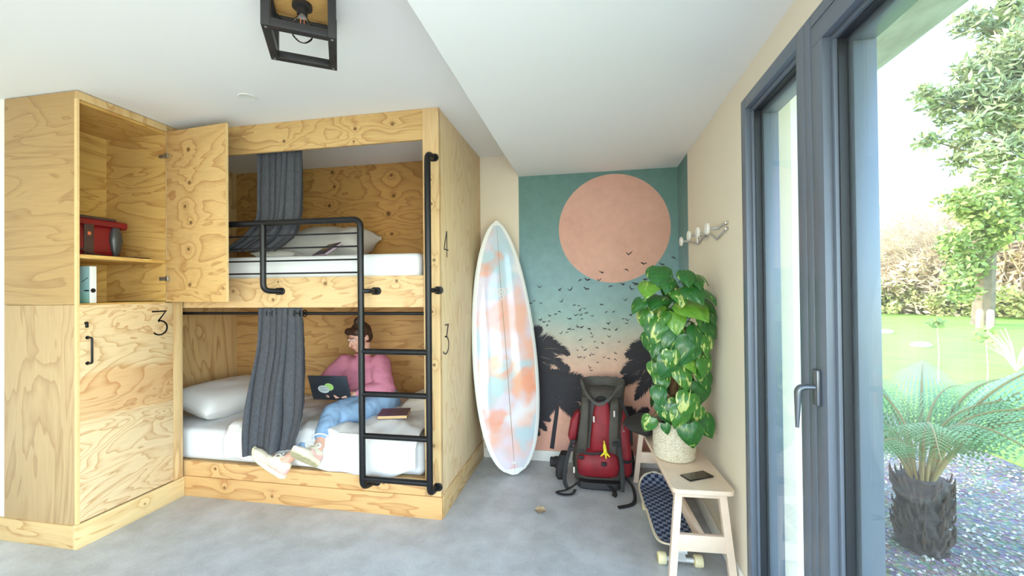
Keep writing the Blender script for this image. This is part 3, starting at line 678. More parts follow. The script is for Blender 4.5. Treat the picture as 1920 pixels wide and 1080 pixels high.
for i in range(n+1):
    t_ = .0015+.997*i/n; us = [math.cos(a) for a in [k*math.pi/14 for k in range(15)]]
    rings.append([sb_pt(t_, u, 1) for u in us]+[sb_pt(t_, -u, -1) for u in us[1:-1]])
M['board_white'] = simple('white_surfboard_resin', lin(240, 240, 234), .12, coat=.6)
g.loft(rings); part('board', g, M['board_white'], sb, local=True, sharp=60)
t = NT('watercolour_deck'); p = t.obj(); na = t.noise(p, 2.9, 2, .45, .25); sh_ = t.vmath('ADD', p, (5.2, 1.7, 3.9)).outputs[0]; nb = t.noise(sh_, 3.0, 2, .45, .25); nc = t.noise(t.vmath('ADD', p, (1.2, 8.7, 2.2)).outputs[0], 3.2, 2, .45, .25)
c = t.mix(t.ramp(na, [(.44, 0.0), (.56, 1.0)]), lin(224, 212, 222), lin(238, 186, 164)); c = t.mix(t.ramp(nb, [(.52, 0.0), (.62, .9)]), c, lin(186, 212, 220)); c = t.mix(t.ramp(nc, [(.58, 0.0), (.68, .85)]), c, lin(236, 232, 232))
c = t.mix(t.ramp(t.noise(sh_, 4.2, 2, .45, .3), [(.57, 0.0), (.66, .75)]), c, lin(242, 160, 124)); t.base(c); t.rough(.12); t.b.inputs['Coat Weight'].default_value = .6; M['watercolour'] = t.m
def deck(t_, u, lift):
    w = max(.0, sb_w(t_)-.033); q = sb_pt(t_, 0, 1); ww = sb_w(t_); uu = u*w/max(ww, 1e-4); q = sb_pt(t_, uu, 1); q.y += lift; return q
g = G().grid(lambda u, v: deck(.024+v*.955, u*2-1, .0012), 16, 60); part('deck_inlay', g, M['watercolour'], sb, local=True, sharp=60)
g = G().grid(lambda u, v: sb_pt(.002+v*.996, (u*2-1)*.010*min(1, .26/max(sb_w(.002+v*.996), .02)), 1)+Vector((0, .0022, 0)), 2, 60); part('stringer', g, simple('stringer_wood', lin(150, 128, 96), .3), sb, local=True)
q = sb_pt(.045, 0, 1); g = G().lathe([(.010, 0), (.010, .004), (.006, .0042), (.006, .002)], (q.x, q.y, q.z), 16, 'y'); part('leash_plug', g, M['board_white'], sb, local=True)
q0 = sb_pt(.70, 0, 1); e_ = .0032
for pts_ in ([(-.062, .045), (.062, .045), (0, -.045), (-.062, .045)], [(-.034, .028), (-.016, .034), (0, .018), (.016, .034), (.034, .028), (.022, .006), (0, -.016), (-.022, .006), (-.034, .028)], [(-.012, .016), (0, .008), (.012, .016)]):
    g = G().stroke(pts_, .005, (0, q0.y+e_-.004, q0.z), (1, 0, 0), (0, 0, 1), (0, .004, 0)); part('emblem', g, simple('pale_emblem', lin(238, 214, 200), .3), sb, local=True)
for x, z, a in ((-.15, .33, .12), (.15, .33, -.12), (0, .16, 0)):
    g = G(); P = [(0, 0), (.035, -.05), (.05, -.105), (.02, -.11), (-.04, -.07), (-.075, 0)]
    th = sb_t(z/LB); g.poly([(x-.004, -th*.8+py*1.0, z-px) for px, py in P], (.008, 0, 0)); part('fin', g, simple('cream_fin', lin(226, 222, 196), .3), sb, local=True)

# ------------------------------------------------------------------ backpack
bp = thing('backpack', 'large red and olive-grey trekking backpack with open top standing by the mural', 'backpack', (.06, 3.17, 0))
M['pk_red'] = simple('red_pack_nylon', lin(136, 24, 36), .6, var=.18, vscale=14, bump=.25, bscale=40)
M['pk_grey'] = simple('olive_grey_pack_nylon', lin(74, 69, 62), .7, var=.15, vscale=14, bump=.25, bscale=40)
M['pk_hood'] = simple('grey_pack_hood_cloth', lin(84, 82, 78), .7, var=.2, vscale=16, bump=.4, bscale=22)
M['pk_black'] = simple('black_webbing', lin(34, 33, 35), .7)
M['pk_white'] = simple('white_zip_pull', lin(214, 208, 200), .4)
M['pk_yel'] = simple('yellow_charm', lin(222, 206, 40), .4)
def ssec(cx_, cy_, z, a, b, n=28, e=.6, wob=0, seed=0):
    out_ = []
    for k in range(n):
        q = 2*math.pi*k/n; c_, s_ = math.cos(q), math.sin(q); w = 1+wob*noise.noise(Vector((c_*2, s_*2, z*9+seed)))
        out_.append(Vector((cx_+a*w*math.copysign(abs(c_)**e, c_), cy_+b*w*math.copysign(abs(s_)**e, s_), z)))
    return out_
def stack(rows, **k): return G().loft([ssec(*r, **k) for r in rows])
part('body', stack([(.055, 3.17, .012, .15, .10), (.055, 3.17, .03, .185, .13), (.055, 3.17, .12, .20, .14), (.06, 3.175, .30, .185, .135), (.07, 3.19, .45, .165, .125), (.08, 3.21, .58, .155, .12), (.085, 3.225, .66, .15, .115), (.085, 3.23, .68, .12, .09)], wob=.05), M['pk_grey'], bp, sharp=60)
part('front_panel', stack([(.055, 3.04, .25, .045, .02), (.058, 3.035, .28, .075, .035), (.065, 3.045, .40, .070, .035), (.072, 3.065, .52, .060, .035), (.075, 3.08, .60, .045, .03)], wob=.08, seed=2), M['pk_red'], bp, sharp=60)
part('lower_pocket', stack([(.04, 3.045, .075, .10, .02), (.04, 3.035, .10, .140, .045), (.04, 3.025, .17, .150, .060), (.04, 3.03, .23, .135, .052), (.045, 3.045, .275, .09, .03)], wob=.08, seed=4), M['pk_red'], bp, sharp=60)
part('side_pocket', stack([(.232, 3.15, .06, .03, .06), (.235, 3.145, .10, .048, .085), (.232, 3.15, .24, .048, .09), (.22, 3.165, .40, .050, .085), (.205, 3.19, .52, .04, .07), (.19, 3.205, .60, .025, .05)], wob=.10, seed=6), M['pk_red'], bp, sharp=60)
part('side_pocket', stack([(-.135, 3.15, .27, .02, .05), (-.140, 3.145, .33, .035, .07), (-.120, 3.16, .44, .035, .07), (-.100, 3.17, .50, .02, .05)], wob=.10, seed=7), M['pk_red'], bp, sharp=60)
for x, w_ in ((-.055, .036), (.150, .040)):
    part('front_rib', stack([(x-.02, 3.05, .22, w_*.8, .018), (x-.015, 3.035, .27, w_, .03), (x, 3.045, .42, w_*.95, .03), (x+.012, 3.075, .58, w_*.8, .03), (x+.015, 3.095, .63, w_*.6, .02)], wob=.06, seed=8), M['pk_grey'], bp, sharp=60)
# open hood: an empty funnel leaning forward
g = G(); rings = []
for i, (z, a, b, cy_) in enumerate([(.60, .150, .115, 3.21), (.66, .158, .125, 3.20), (.71, .165, .13, 3.185), (.735, .160, .125, 3.18), (.74, .150, .115, 3.18), (.72, .135, .10, 3.18), (.68, .10, .075, 3.185), (.64, .06, .045, 3.19), (.62, .02, .02, 3.19)]):
    R_r = []
    for q in ssec(.085, cy_, z, a, b, 36, .75, .06, 3):
        f = max(0, -(q.y-cy_)/b)           # front hangs down in a lip
        s_ = sstep(.60, .72, z) if i < 5 else .9
        q.z -= (.13*f**1.3*(1-.9*min(1, abs(q.x-.05)/.14)**2))*s_; q.y -= .028*f*s_
        q += Vector((.006*noise.noise(q*30), .006*noise.noise(q*34), .010*noise.noise(q*26))); R_r.append(q)
    rings.append(R_r)
g.loft(rings, cap=False); part('hood', g, M['pk_hood'], bp, sharp=60)
g = G().lathe([(.046, 0), (.05, .012), (.03, .02)], (.07, 3.09, .585), 16, 'y'); part('drawstring_opening', g, M['pk_black'], bp)
def strap(pts, w, parent=bp, mat=None, name='strap', flat=.16, up_=(0, -1, 0)):
    P = smooth_pts(pts, 7); part(name, G().tube(P, w, 8, flat=flat, up=up_), mat or M['pk_black'], parent)
strap([(-.135, 3.02, .33), (-.16, 2.99, .26), (-.185, 2.97, .16), (-.19, 2.96, .06), (-.17, 2.96, .015)], .014)
strap([(.175, 3.02, .36), (.195, 2.98, .25), (.205, 2.96, .14), (.20, 2.93, .03)], .014)
strap([(.20, 3.09, .62), (.245, 3.09, .52), (.272, 3.10, .40), (.280, 3.12, .28)], .011)
strap([(-.10, 2.97, .055), (-.17, 2.93, .02), (-.24, 2.90, .012), (-.20, 2.875, .010), (-.14, 2.885, .012), (-.115, 2.92, .03)], .012, up_=(0, 0, 1))
strap([(.22, 3.02, .10), (.27, 2.95, .06), (.275, 2.86, .018), (.24, 2.80, .012), (.16, 2.755, .012)], .012, up_=(0, 0, 1))
strap([(.11, 2.99, .05), (.15, 2.93, .02), (.14, 2.90, .012)], .016, up_=(0, 0, 1))
strap([(-.10, 2.975, .275), (.0, 2.965, .262), (.11, 2.985, .275)], .008)
strap([(.19, 3.055, .19), (.25, 3.05, .185), (.285, 3.09, .19)], .010)
part('hip_belt', stack([(-.225, 3.10, .03, .03, .05), (-.225, 3.10, .06, .042, .07), (-.22, 3.11, .13, .04, .07), (-.20, 3.12, .20, .03, .05)], wob=.1), M['pk_black'], bp, sharp=60)
part('hip_belt', stack([(.285, 3.27, .015, .02, .05), (.29, 3.27, .07, .03, .06), (.285, 3.28, .18, .02, .05)], wob=.1), M['pk_black'], bp, sharp=60)
g = G().lathe([(.025, -.030), (.036, -.026), (.036, .0), (.042, .005), (.042, .034), (.03, .038)], (-.285, 3.19, .100), 20, 'x'); part('belt_reel', g, M['pk_black'], bp)
part('under_roll', stack([(.045, 3.02, .004, .13, .03), (.045, 3.02, .02, .15, .05), (.045, 3.02, .055, .14, .04)]), M['pk_black'], bp, sharp=60)
for x, y, z in ((.155, 2.995, .545), (-.125, 2.965, .15), (.015, 3.0, .50)): part('zip_pull', box(x-.006, x+.006, y-.01, y-.004, z-.025, z+.018, bev=.003), M['pk_white'], bp)
for x, y, z in ((-.13, 2.985, .335), (-.14, 2.965, .29), (.16, 2.99, .33), (.08, 2.955, .20), (-.075, 2.965, .235)): part('buckle', box(x-.018, x+.018, y-.008, y+.008, z-.013, z+.013, bev=.005), M['pk_black'], bp)
g = G(); random.seed(3)
g.capsule((.085, 2.95, .335), (.09, 2.945, .29), .010, .014, 10); g.capsule((.09, 2.945, .29), (.06, 2.94, .262), .009, .005, 8); g.capsule((.09, 2.945, .29), (.118, 2.94, .262), .009, .006, 8); g.capsule((.09, 2.945, .288), (.095, 2.938, .250), .008, .006, 8); g.capsule((.088, 2.95, .33), (.082, 2.948, .362), .006, .005, 8); part('charm', baked(g, 'charm', OFF[bp], .003, 3, [M['pk_yel']]), None, bp, label='small yellow charm')

# ------------------------------------------------------------------ bench
M['birch'] = simple('pale_birch', lin(236, 212, 188), .45, var=.06, vscale=10)
bn = bpy.data.objects.new('bench', None); link(bn); bn.location = (.377, 2.10, 0); bn.rotation_euler = (0, 0, math.radians(3.1)); tag(bn, 'narrow pale birch bench against the beige wall carrying the plant', 'bench')
BW, BLn, BZ = .285, 1.085, .45
g = G(); ring = []
for z, ins in ((BZ-.022, .003), (BZ-.019, 0), (BZ-.003, 0), (BZ, .003)):
    pts = []
    for (cx_, cy_, a0) in ((BW-.03, BLn-.03, 0), (.03, BLn-.03, 90), (.03, .03, 180), (BW-.03, .03, 270)):
        for k in range(6): a = math.radians(a0+k*18); pts.append((cx_+(.03-ins)*math.cos(a), cy_+(.03-ins)*math.sin(a), z))
    ring.append(pts)
g.loft(ring); part('bench_top', g, M['birch'], bn, local=True)
def bleg(x0, y0, x1, y1): return G().loft([[(x-.017, y-.014, z), (x+.017, y-.014, z), (x+.017, y+.014, z), (x-.017, y+.014, z)] for x, y, z in ((x1, y1, 0), (x0, y0, BZ-.022))])
for yy, y2 in ((.045, .012), (BLn-.045, BLn-.010)):
    part('leg', bleg(.035, yy, -.008, y2), M['birch'], bn, local=True); part('leg', bleg(BW-.05, yy, BW-.012, y2), M['birch'], bn, local=True)
    part('stretcher', G().box(.0, BW-.02, (yy+y2)/2-.012, (yy+y2)/2+.012, .150, .228, bev=.002), M['birch'], bn, local=True)
    part('top_cleat', G().box(.03, BW-.03, yy-.012, yy+.012, BZ-.05, BZ-.022, bev=.002), M['birch'], bn, local=True)
part('long_stretcher', G().box(BW/2-.012, BW/2+.012, .04, BLn-.04, .158, .224, bev=.002), M['birch'], bn, local=True)
# phone
ph = bpy.data.objects.new('phone', None); link(ph); ph.location = (.523, 2.262, BZ); ph.rotation_euler = (0, 0, math.radians(-61)); tag(ph, 'black smartphone lying face up on the bench', 'phone')
part('case', G().box(-.037, .037, -.074, .074, .0005, .0075, bev=.0035), simple('black_glossy_case', lin(20, 20, 22), .15), ph, local=True)
part('screen', G().box(-.034, .034, -.071, .071, .0075, .0080), simple('dark_screen_glass', lin(10, 11, 13), .03, coat=1), ph, local=True)
# dark pouch at the far end of the bench
g = G(); random.seed(2)
def pouch(u, v):
    a = 2*math.pi*u; r = math.sin(math.pi*v); k = max(0, math.cos(a)); q = Vector((.335+.145*math.cos(a)*r*.9*(1 if math.cos(a) < 0 else .62), 2.88+.16*math.sin(a)*r, BZ+.062-.060*math.cos(math.pi*v)*(1-.62*max(0, -math.cos(a))*r)))
    q += Vector((0, 0, .008*noise.noise(q*14))); q.z = max(q.z, BZ+.001); return q
g.grid(lambda u, v: pouch(u, .001+v*.998), 36, 18); bmesh.ops.remove_doubles(g.bm, verts=g.bm.verts, dist=.0004)
po = thing('pouch', 'slouchy black felt pouch on the bench behind the woven pot', 'bag', (.32, 2.88, BZ))
part('body', g, simple('black_felt', lin(52, 48, 46), .95, var=.1, bump=.3, bscale=80), po, sharp=80); part('zip', G().tube(smooth_pts([(.205, 2.80, BZ+.035), (.203, 2.86, BZ+.037), (.212, 2.95, BZ+.035)], 5), .004, 6), M['steel'], po)

# ------------------------------------------------------------------ potted pothos
pl = thing('potted_pothos', 'tall variegated pothos climbing a moss pole in a woven white pot', 'plant', (.462, 2.515, BZ))
t = NT('woven_seagrass'); p = t.obj(); sx = t.n('SeparateXYZ'); t.l(p, sx.inputs[0])
nz = t.noise(t.vmath('MULTIPLY', p, (1, 1, 2.2)).outputs[0], 120, 3, .6)
t.base(t.ramp(nz, [(.32, lin(176, 160, 128)), (.5, lin(222, 212, 186)), (.7, lin(244, 238, 220))])); t.rough(.85); t.bump(nz, .7, .006); M['weave'] = t.m
PC = Vector((.462, 2.515, BZ)); g = G(); prof = [(.098, .001), (.106, .004)]; rows = 24
for i in range(rows):
    for k in range(3): z = .006+(.205-.006)*(i+k/3)/rows; prof.append((.108+.006*math.sin(math.pi*min(1, z/.2))+.0022*math.sin(math.pi*k/3)+(.0012 if i % 2 else 0), z))
prof += [(.112, .207), (.106, .210), (.102, .203), (.100, .17), (.02, .168)]
g.lathe(prof, PC, 48); part('pot', g, M['weave'], pl, sharp=60)
g = G().lathe([(.02, .170), (.099, .172), (.09, .178), (.01, .182)], PC, 24); part('soil', g, simple('potting_soil', lin(52, 40, 30), .95, bump=.5), pl)
g = G(); rings = []
for i in range(40):
    z = .17+i*.0205; rings.append([PC+Vector((math.cos(a)*(.024+.006*noise.noise(Vector((math.cos(a)*3, math.sin(a)*3, z*40)))), math.sin(a)*(.024+.006*noise.noise(Vector((math.sin(a)*3, z*40, 2)))), z)) for a in [k*math.pi/8 for k in range(16)]])
g.loft(rings); part('moss_pole', g, simple('brown_coir', lin(112, 84, 52), .95, var=.35, vscale=60, bump=.8, bscale=120), pl, sharp=80)
def leafmat(name, a, b, yel, thr):
    t = NT(name); p = t.obj(); rnd = t.n('ObjectInfo').outputs['Random']; off = t.n('CombineXYZ'); t.l(t.math('MULTIPLY', rnd, 31.0), off.inputs[0])
    v = t.vmath('ADD', t.vmath('MULTIPLY', p, (5.5, 2.5, 1.6)).outputs[0], off.outputs[0]).outputs[0]
    c = t.mix(t.noise(t.vmath('ADD', p, off.outputs[0]).outputs[0], 9, 2), a, b); c = t.mix(t.ramp(t.noise(v, .9, 2.5, .55, 1.0), [(thr, 0.0), (thr+.06, .8)]), c, yel)
    t.base(c); t.rough(.28); t.b.inputs['Coat Weight'].default_value = .15; t.b.inputs['Subsurface Weight'].default_value = 0; return t.m
LM = [leafmat('pothos_leaf', lin(24, 74, 32), lin(52, 118, 46), lin(168, 194, 92), .66), leafmat('pothos_leaf_variegated', lin(38, 96, 36), lin(78, 136, 48), lin(206, 214, 128), .58), leafmat('pothos_leaf_fresh', lin(72, 134, 42), lin(124, 172, 58), lin(186, 204, 100), .64)]
def leaf_mesh(k):
    """heart-shaped leaf hanging along -Z from its stalk, faces -Y, cupped and drooping, with its stalk"""
    g = G(); n = 10; rows = []; droop = (.25, .55, .05)[k % 3]
    for i in range(n+1):
        s_ = i/n; w = .46*(math.sin(math.pi*min(1, (s_+.05)/1.05)**.62)**.85)*(1-.15*s_) if i < n else 0.0
        if i == 0: w = .20
        row = []
        for j in range(-4, 5):
            f = j/4; x = w*f; lobe = -.13*(abs(f)**1.4)*(1-s_)**3; z = -(s_+lobe) if i else .11*abs(f)**1.2-.0
            y = -.22*(s_-s_*s_)*1.4+droop*s_*s_*.6+.26*w*abs(f)**1.5*(.9)+.02*math.sin(7*s_+j*1.7)
            row.append(Vector((x, y, z)))
        rows.append(row)
    V = [[g.bm.verts.new(q) for q in r] for r in rows]
    for a, b in zip(V, V[1:]):
        for i in range(8): g.bm.faces.new((a[i], a[i+1], b[i+1], b[i]))
    g.tube(smooth_pts([(0, .01, -.02), (.02, .10, .16), (.0, .42, .30), (-.02, .75, .16)], 4), .022, 5)
    bmesh.ops.remove_doubles(g.bm, verts=g.bm.verts, dist=.001)
    return g.mesh('leaf', None, 180)
LMS = []
for k in range(6): me = leaf_mesh(k); me.materials.append(LM[k % 3]); LMS.append(me)
FRONT = [(155,75,1.3),(110,155,1.4),(160,220,1.15),(65,230,.9),(75,290,1.2),(310,170,1.2),(285,270,1.7),(390,260,1.2),(185,350,1.4),(245,400,1.4),(325,455,1.45),(345,380,1.2),(165,490,1.1),(95,415,1.1),(225,545,1.3),(165,620,1.0),(360,585,1.1),(265,595,1.2),(370,675,1.25),(315,730,1.2),(195,765,1.3),(275,800,1.2),(310,890,1.25),(115,845,.95),(185,865,.6),(370,850,1.2),(475,610,1.05),(430,465,.8),(435,320,1.0),(475,280,1.2),(400,340,1.2),(290,85,1.0),(395,185,1.0),(150,690,1.0),(345,795,1.1),(215,500,1.0),(140,440,1.0),(400,540,1.0),(470,520,.9),(250,180,1.1),(200,120,1.0),(340,110,.9),(440,230,1.0),(130,360,1.0),(130,560,.9),(300,520,1.0),(420,420,1.0)]
random.seed(21); nl = 0
def put_leaf(c, yaw, tilt, roll, size, k):
    o = bpy.data.objects.new('leaf', LMS[k]); link(o, pl); o.location = Vector(c)-PC
    o.rotation_euler = (Matrix.Rotation(yaw, 3, 'Z') @ Matrix.Rotation(tilt, 3, 'X') @ Matrix.Rotation(roll, 3, 'Y')).to_euler(); o.scale = (size*random.uniform(.95, 1.15), size, size)
for (a, b, s_) in FRONT:
    px, py = 1180+a*.3608, 490+b*.3611
    depth = 2.515-.075-random.uniform(0, .085)-(.03 if 200 < a < 360 else 0)
    x, z = wall_pt(px, py-13*s_, depth); x = min(x, .600)
    dx = x-PC.x; put_leaf((x, depth, z), max(-.9, min(.9, dx*3.0))+random.uniform(-.3, .3), random.uniform(-.45, .1) if z < 1.30 else random.uniform(-1.0, -.5), random.uniform(-.45, .45)-dx*1.2, (.108*s_), random.choice((0, 0, 1, 3, 1, 4, 2)) if dx < .08 else random.choice((0, 3, 0, 4)))
for i in range(52):        # leaves round the sides and back
    a = random.uniform(.15, 1.0)*math.pi*2; z = .76+.70*random.random(); r = random.uniform(.07, .15)*(1.0 if z < 1.3 else .8)
    x, y = PC.x+r*math.sin(a), PC.y-r*math.cos(a)
    if x > .60: x = .60
    put_leaf((x, y, z), a+random.uniform(-.3, .3), random.uniform(-.5, .1), random.uniform(-.4, .4), random.uniform(.085, .13), random.randrange(6))
strap_m = simple('pothos_vine', lin(96, 132, 62), .5)
for P in ([(.50, 2.50, 1.44), (.56, 2.47, 1.48), (.61, 2.45, 1.47), (.638, 2.44, 1.42)], [(.46, 2.49, .70), (.50, 2.46, .95), (.45, 2.47, 1.15), (.47, 2.48, 1.40)], [(.50, 2.5, .92), (.58, 2.46, .95), (.63, 2.43, .985)], [(.42, 2.49, .80), (.38, 2.46, .95), (.42, 2.47, 1.1)], [(.47, 2.48, 1.36), (.44, 2.42, 1.50), (.40, 2.40, 1.47)]):
    part('vine', G().tube(smooth_pts(P, 6), .0035, 6), strap_m, pl)

# ------------------------------------------------------------------ skateboard
sk = bpy.data.objects.new('skateboard', None); link(sk); sk.location = (.425, 2.575, 0); sk.rotation_euler = (0, 0, math.radians(1.5)); tag(sk, 'skateboard with blue checked grip standing on its wheels under the bench', 'skateboard')
def sko(y, ins=0):        # half width of the deck at y (-.42..+.42)
    t_ = (abs(y)/(.42-ins)); w = .125 if y > 0 else .118
    return (w-ins)*(max(0, 1-max(0, (t_-.45)/.55)**(3.2 if y > 0 else 2.2)))**.5
def skz(y): return .098+.05*max(0, (abs(y)-.29)/.13)**1.6
g = G(); rings = []
for i in range(41):
    y = -.4199+.8398*i/40; w = max(sko(y), .002); z = skz(y); rings.append([(-w, y, z+.004), (-w*.6, y, z), (0, y, z-.002), (w*.6, y, z), (w, y, z+.004), (w, y, z+.013), (w*.6, y, z+.011), (0, y, z+.009), (-w*.6, y, z+.011), (-w, y, z+.013)])
g.loft(rings); part('deck', g, simple('pale_maple_deck', lin(230, 216, 190), .4), sk, local=True, sharp=50)
t = NT('checked_grip'); p = t.obj(); ck = t.n('TexChecker'); t.l(t.vmath('MULTIPLY', t.vmath('ADD', p, (0, 0, 5)).outputs[0], (1, 1, .0)).outputs[0], ck.inputs[0]); ck.inputs['Scale'].default_value = 40; ck.inputs[1].default_value = col4(lin(38, 48, 78)); ck.inputs[2].default_value = col4(lin(128, 140, 164)); t.base(ck.outputs[0]); t.rough(.9); M['grip'] = t.m
def gripf(u, v):
    y = -.408+.816*v; w = max(sko(y, .011), .001); f = u*2-1; return Vector((w*f, y, skz(y)+.0100+.0035*abs(f)**1.5))
part('grip', G().grid(gripf, 8, 40), M['grip'], sk, local=True, sharp=60)
M['urethane'] = simple('cream_urethane', lin(236, 222, 176), .4); M['urethane_y'] = simple('yellow_wheel_core', lin(226, 200, 96), .4)
for y in (-.325, .205):
    tk = part('truck', G().tube([(-.066, y, .030), (.066, y, .030)], .012, 12).box(-.028, .028, y-.04, y+.04, .080, .098, bev=.003).loft([[(-.03, y-.012, .034), (.03, y-.012, .034), (.03, y+.012, .034), (-.03, y+.012, .034)], [(-.016, y-.02, .082), (.016, y-.02, .082), (.016, y+.02, .082), (-.016, y+.02, .082)]]), simple('white_cast_truck', lin(226, 226, 222), .35, .3), sk, local=True)
    for sx_ in (-1, 1):
        wl = part('wheel', G().lathe([(.016, -.020), (.027, -.020), (.030, -.014), (.030, .014), (.027, .020), (.016, .020)], (sx_*.088, y, .030), 24, 'x'), M['urethane'], sk, local=True)
        part('bearing', G().lathe([(.0145, -.021), (.0145, .021)], (sx_*.088, y, .030), 16, 'x'), M['urethane_y'], wl, local=True)

# ------------------------------------------------------------------ coat rack
cr_ = thing('coat_rack', 'white coat rack of knobs and folding bars on the beige wall', 'coat rack', (XR, 2.65, 1.70))
M['white_lacq'] = simple('white_lacquer', lin(236, 236, 228), .35); M['rack_bar'] = simple('grey_white_bar', lin(196, 196, 194), .3, .3)
KY = [(3.05, 1.735), (2.82, 1.745), (2.60, 1.735), (2.40, 1.728)]
for i, (y, z) in enumerate(KY):
    o = part('peg', G().tube([(XR, y, z), (XR-.05, y, z)], .008, 10), M['rack_bar'], cr_)
    part('knob', G().lathe([(.012, 0), (.029, -.004), (.032, -.011), (.029, -.019), (.012, -.022)], (XR-.050, y, z), 24, 'x'), M['white_lacq'], o)
for a, b in (((3.05, 1.735), (2.82, 1.69)), ((2.82, 1.745), (2.82, 1.69)), ((2.82, 1.69), (2.60, 1.735)), ((2.82, 1.745), (2.60, 1.70)), ((2.60, 1.735), (2.42, 1.672)), ((2.42, 1.672), (2.25, 1.705)), ((2.40, 1.728), (2.25, 1.735))):
    part('bar', G().tube([(XR-.010, a[0], a[1]), (XR-.010, b[0], b[1])], .0055, 8), M['rack_bar'], cr_)
for z in (1.705, 1.735): part('bracket', box(XR-.018, XR, 2.244, 2.256, z-.008, z+.008, bev=.002), M['steel'], cr_)

# ------------------------------------------------------------------ ceiling lamp and downlight
lp = bpy.data.objects.new('cage_lamp', None); link(lp); lp.location = (-1.085, 1.432, CZL); lp.rotation_euler = (0, 0, math.radians(32.7)); tag(lp, 'black square metal cage lamp with clear bulb on a wooden plate on the ceiling', 'lamp')
M['lamp_wood'] = ply('lamp_oak', lin(226, 178, 104), lin(160, 104, 50), 'x', 4, 8, seed=20)
hs = .108; zb = -.19
M['lampblk'] = simple('black_painted_wood', lin(36, 34, 34), .45)
part('plate', G().box(-hs+.006, hs-.006, -hs+.006, hs-.006, -.030, -.001, bev=.001), M['lamp_wood'], lp, local=True)
b_ = .0145
for sx_ in (-1, 1):
    for sy_ in (-1, 1):
        part('upright', G().box(sx_*hs-b_, sx_*hs+b_, sy_*hs-b_, sy_*hs+b_, zb-b_, -.001, bev=.0015), M['lampblk'], lp, local=True)
        part('screw', G().lathe([(.005, -.002), (.005, 0)], (sx_*hs, sy_*hs, zb-b_), 10, 'z'), M['steel'], lp, local=True)
    part('crossbar', G().box(-hs+b_, hs-b_, sx_*hs-b_, sx_*hs+b_, zb-b_, zb+b_, bev=.0015), M['lampblk'], lp, local=True); part('crossbar', G().box(sx_*hs-b_, sx_*hs+b_, -hs+b_, hs-b_, zb-b_, zb+b_, bev=.0015), M['lampblk'], lp, local=True)
    part('crossbar', G().box(-hs+b_, hs-b_, sx_*hs-b_*.6, sx_*hs+b_*.6, -.040, -.001, bev=.0015), M['lampblk'], lp, local=True); part('crossbar', G().box(sx_*hs-b_*.6, sx_*hs+b_*.6, -hs+b_, hs-b_, -.040, -.001, bev=.0015), M['lampblk'], lp, local=True)
part('socket', G().lathe([(.036, -.030), (.036, -.044), (.020, -.048), (.019, -.072)], (0, 0, 0), 24), M['lampblk'], lp, local=True)
t = NT('clear_bulb_glass'); o_ = t.t.nodes['Material Output']; tr = t.n('BsdfTransparent'); gl = t.n('BsdfGlossy'); gl.inputs['Roughness'].default_value = .02; lw = t.n('LayerWeight'); lw.inputs[0].default_value = .12; mx = t.n('MixShader'); t.l(lw.outputs['Fresnel'], mx.inputs[0]); t.l(tr.outputs[0], mx.inputs[1]); t.l(gl.outputs[0], mx.inputs[2]); t.l(mx.outputs[0], o_.inputs[0]); M['bulb'] = t.m
bu = part('bulb', G().lathe([(.014, -.070), (.016, -.080), (.030, -.096), (.041, -.118), (.042, -.136), (.034, -.158), (.018, -.172), (.002, -.176)], (0, 0, 0), 24), M['bulb'], lp, local=True, sharp=80)
part('screw_cap', G().lathe([(.0135, -.060), (.0135, -.080)], (0, 0, 0), 16), M['steel'], lp, local=True)
part('filament', G().tube([(-.006, 0, -.085), (-.008, 0, -.12), (0, 0, -.135), (.008, 0, -.12), (.006, 0, -.085)], .0014, 5), simple('copper_filament', lin(226, 130, 90), .4), bu, local=True)
dl = thing('downlight', 'round white recessed downlight in the ceiling', 'lamp', (-1.95, 2.095, CZL))
part('rim', G().lathe([(.030, -.0005), (.046, -.0005), (.048, -.003), (.043, -.006), (.032, -.003)], (-1.95, 2.095, CZL), 28), M['white_lacq'], dl)
part('lens', G().lathe([(.032, -.0008), (.032, -.002), (.010, -.0022)], (-1.95, 2.095, CZL), 24), simple('frosted_lens', lin(236, 228, 196), .5), dl)
# a dry leaf on the floor
g = G().grid(lambda u, v: Vector((-.328+(u-.5)*.075*math.sin(math.pi*min(.98, max(.02, v))), 2.654+(v-.5)*.085, .004+.010*abs(u-.5)+.004*math.sin(v*9))), 6, 8)
single('dry_leaf', g, simple('dry_leaf_brown', lin(186, 164, 132), .8, var=.2, vscale=30), (-.328, 2.654, 0), 'small dry tan leaf lying on the concrete floor', 'leaf', sharp=80)
# ------------------------------------------------------------------ seated person with a laptop
pr = thing('person', 'person in a pink sweatshirt and blue jeans sitting on the lower bunk with a laptop', 'person', (-1.63, 2.97, .47))
M['skin'] = simple('skin', lin(222, 170, 146), .5, var=.04, vscale=20)
M['pink'] = simple('pink_sweatshirt_fleece', lin(206, 130, 152), .9, var=.06, vscale=9, bump=.35, bscale=16)
M['denim'] = simple('light_blue_denim', lin(134, 164, 194), .85, var=.16, vscale=8, bump=.3, bscale=26)
M['denim_hem'] = simple('frayed_denim_hem', lin(206, 216, 226), .9)
M['hair'] = simple('dark_brown_hair', lin(66, 44, 34), .55, var=.3, vscale=40, bump=.4, bscale=90)
HC = Vector((-1.812, 3.045, 1.045))
HM = Matrix.Translation(HC) @ Matrix.Rotation(math.radians(-22), 4, 'Z') @ Matrix.Rotation(math.radians(20), 4, 'X') @ Matrix.Scale(.94, 4)     # face looks along local -Y
def hp(x, y, z): return HM @ Vector((x, y, z))
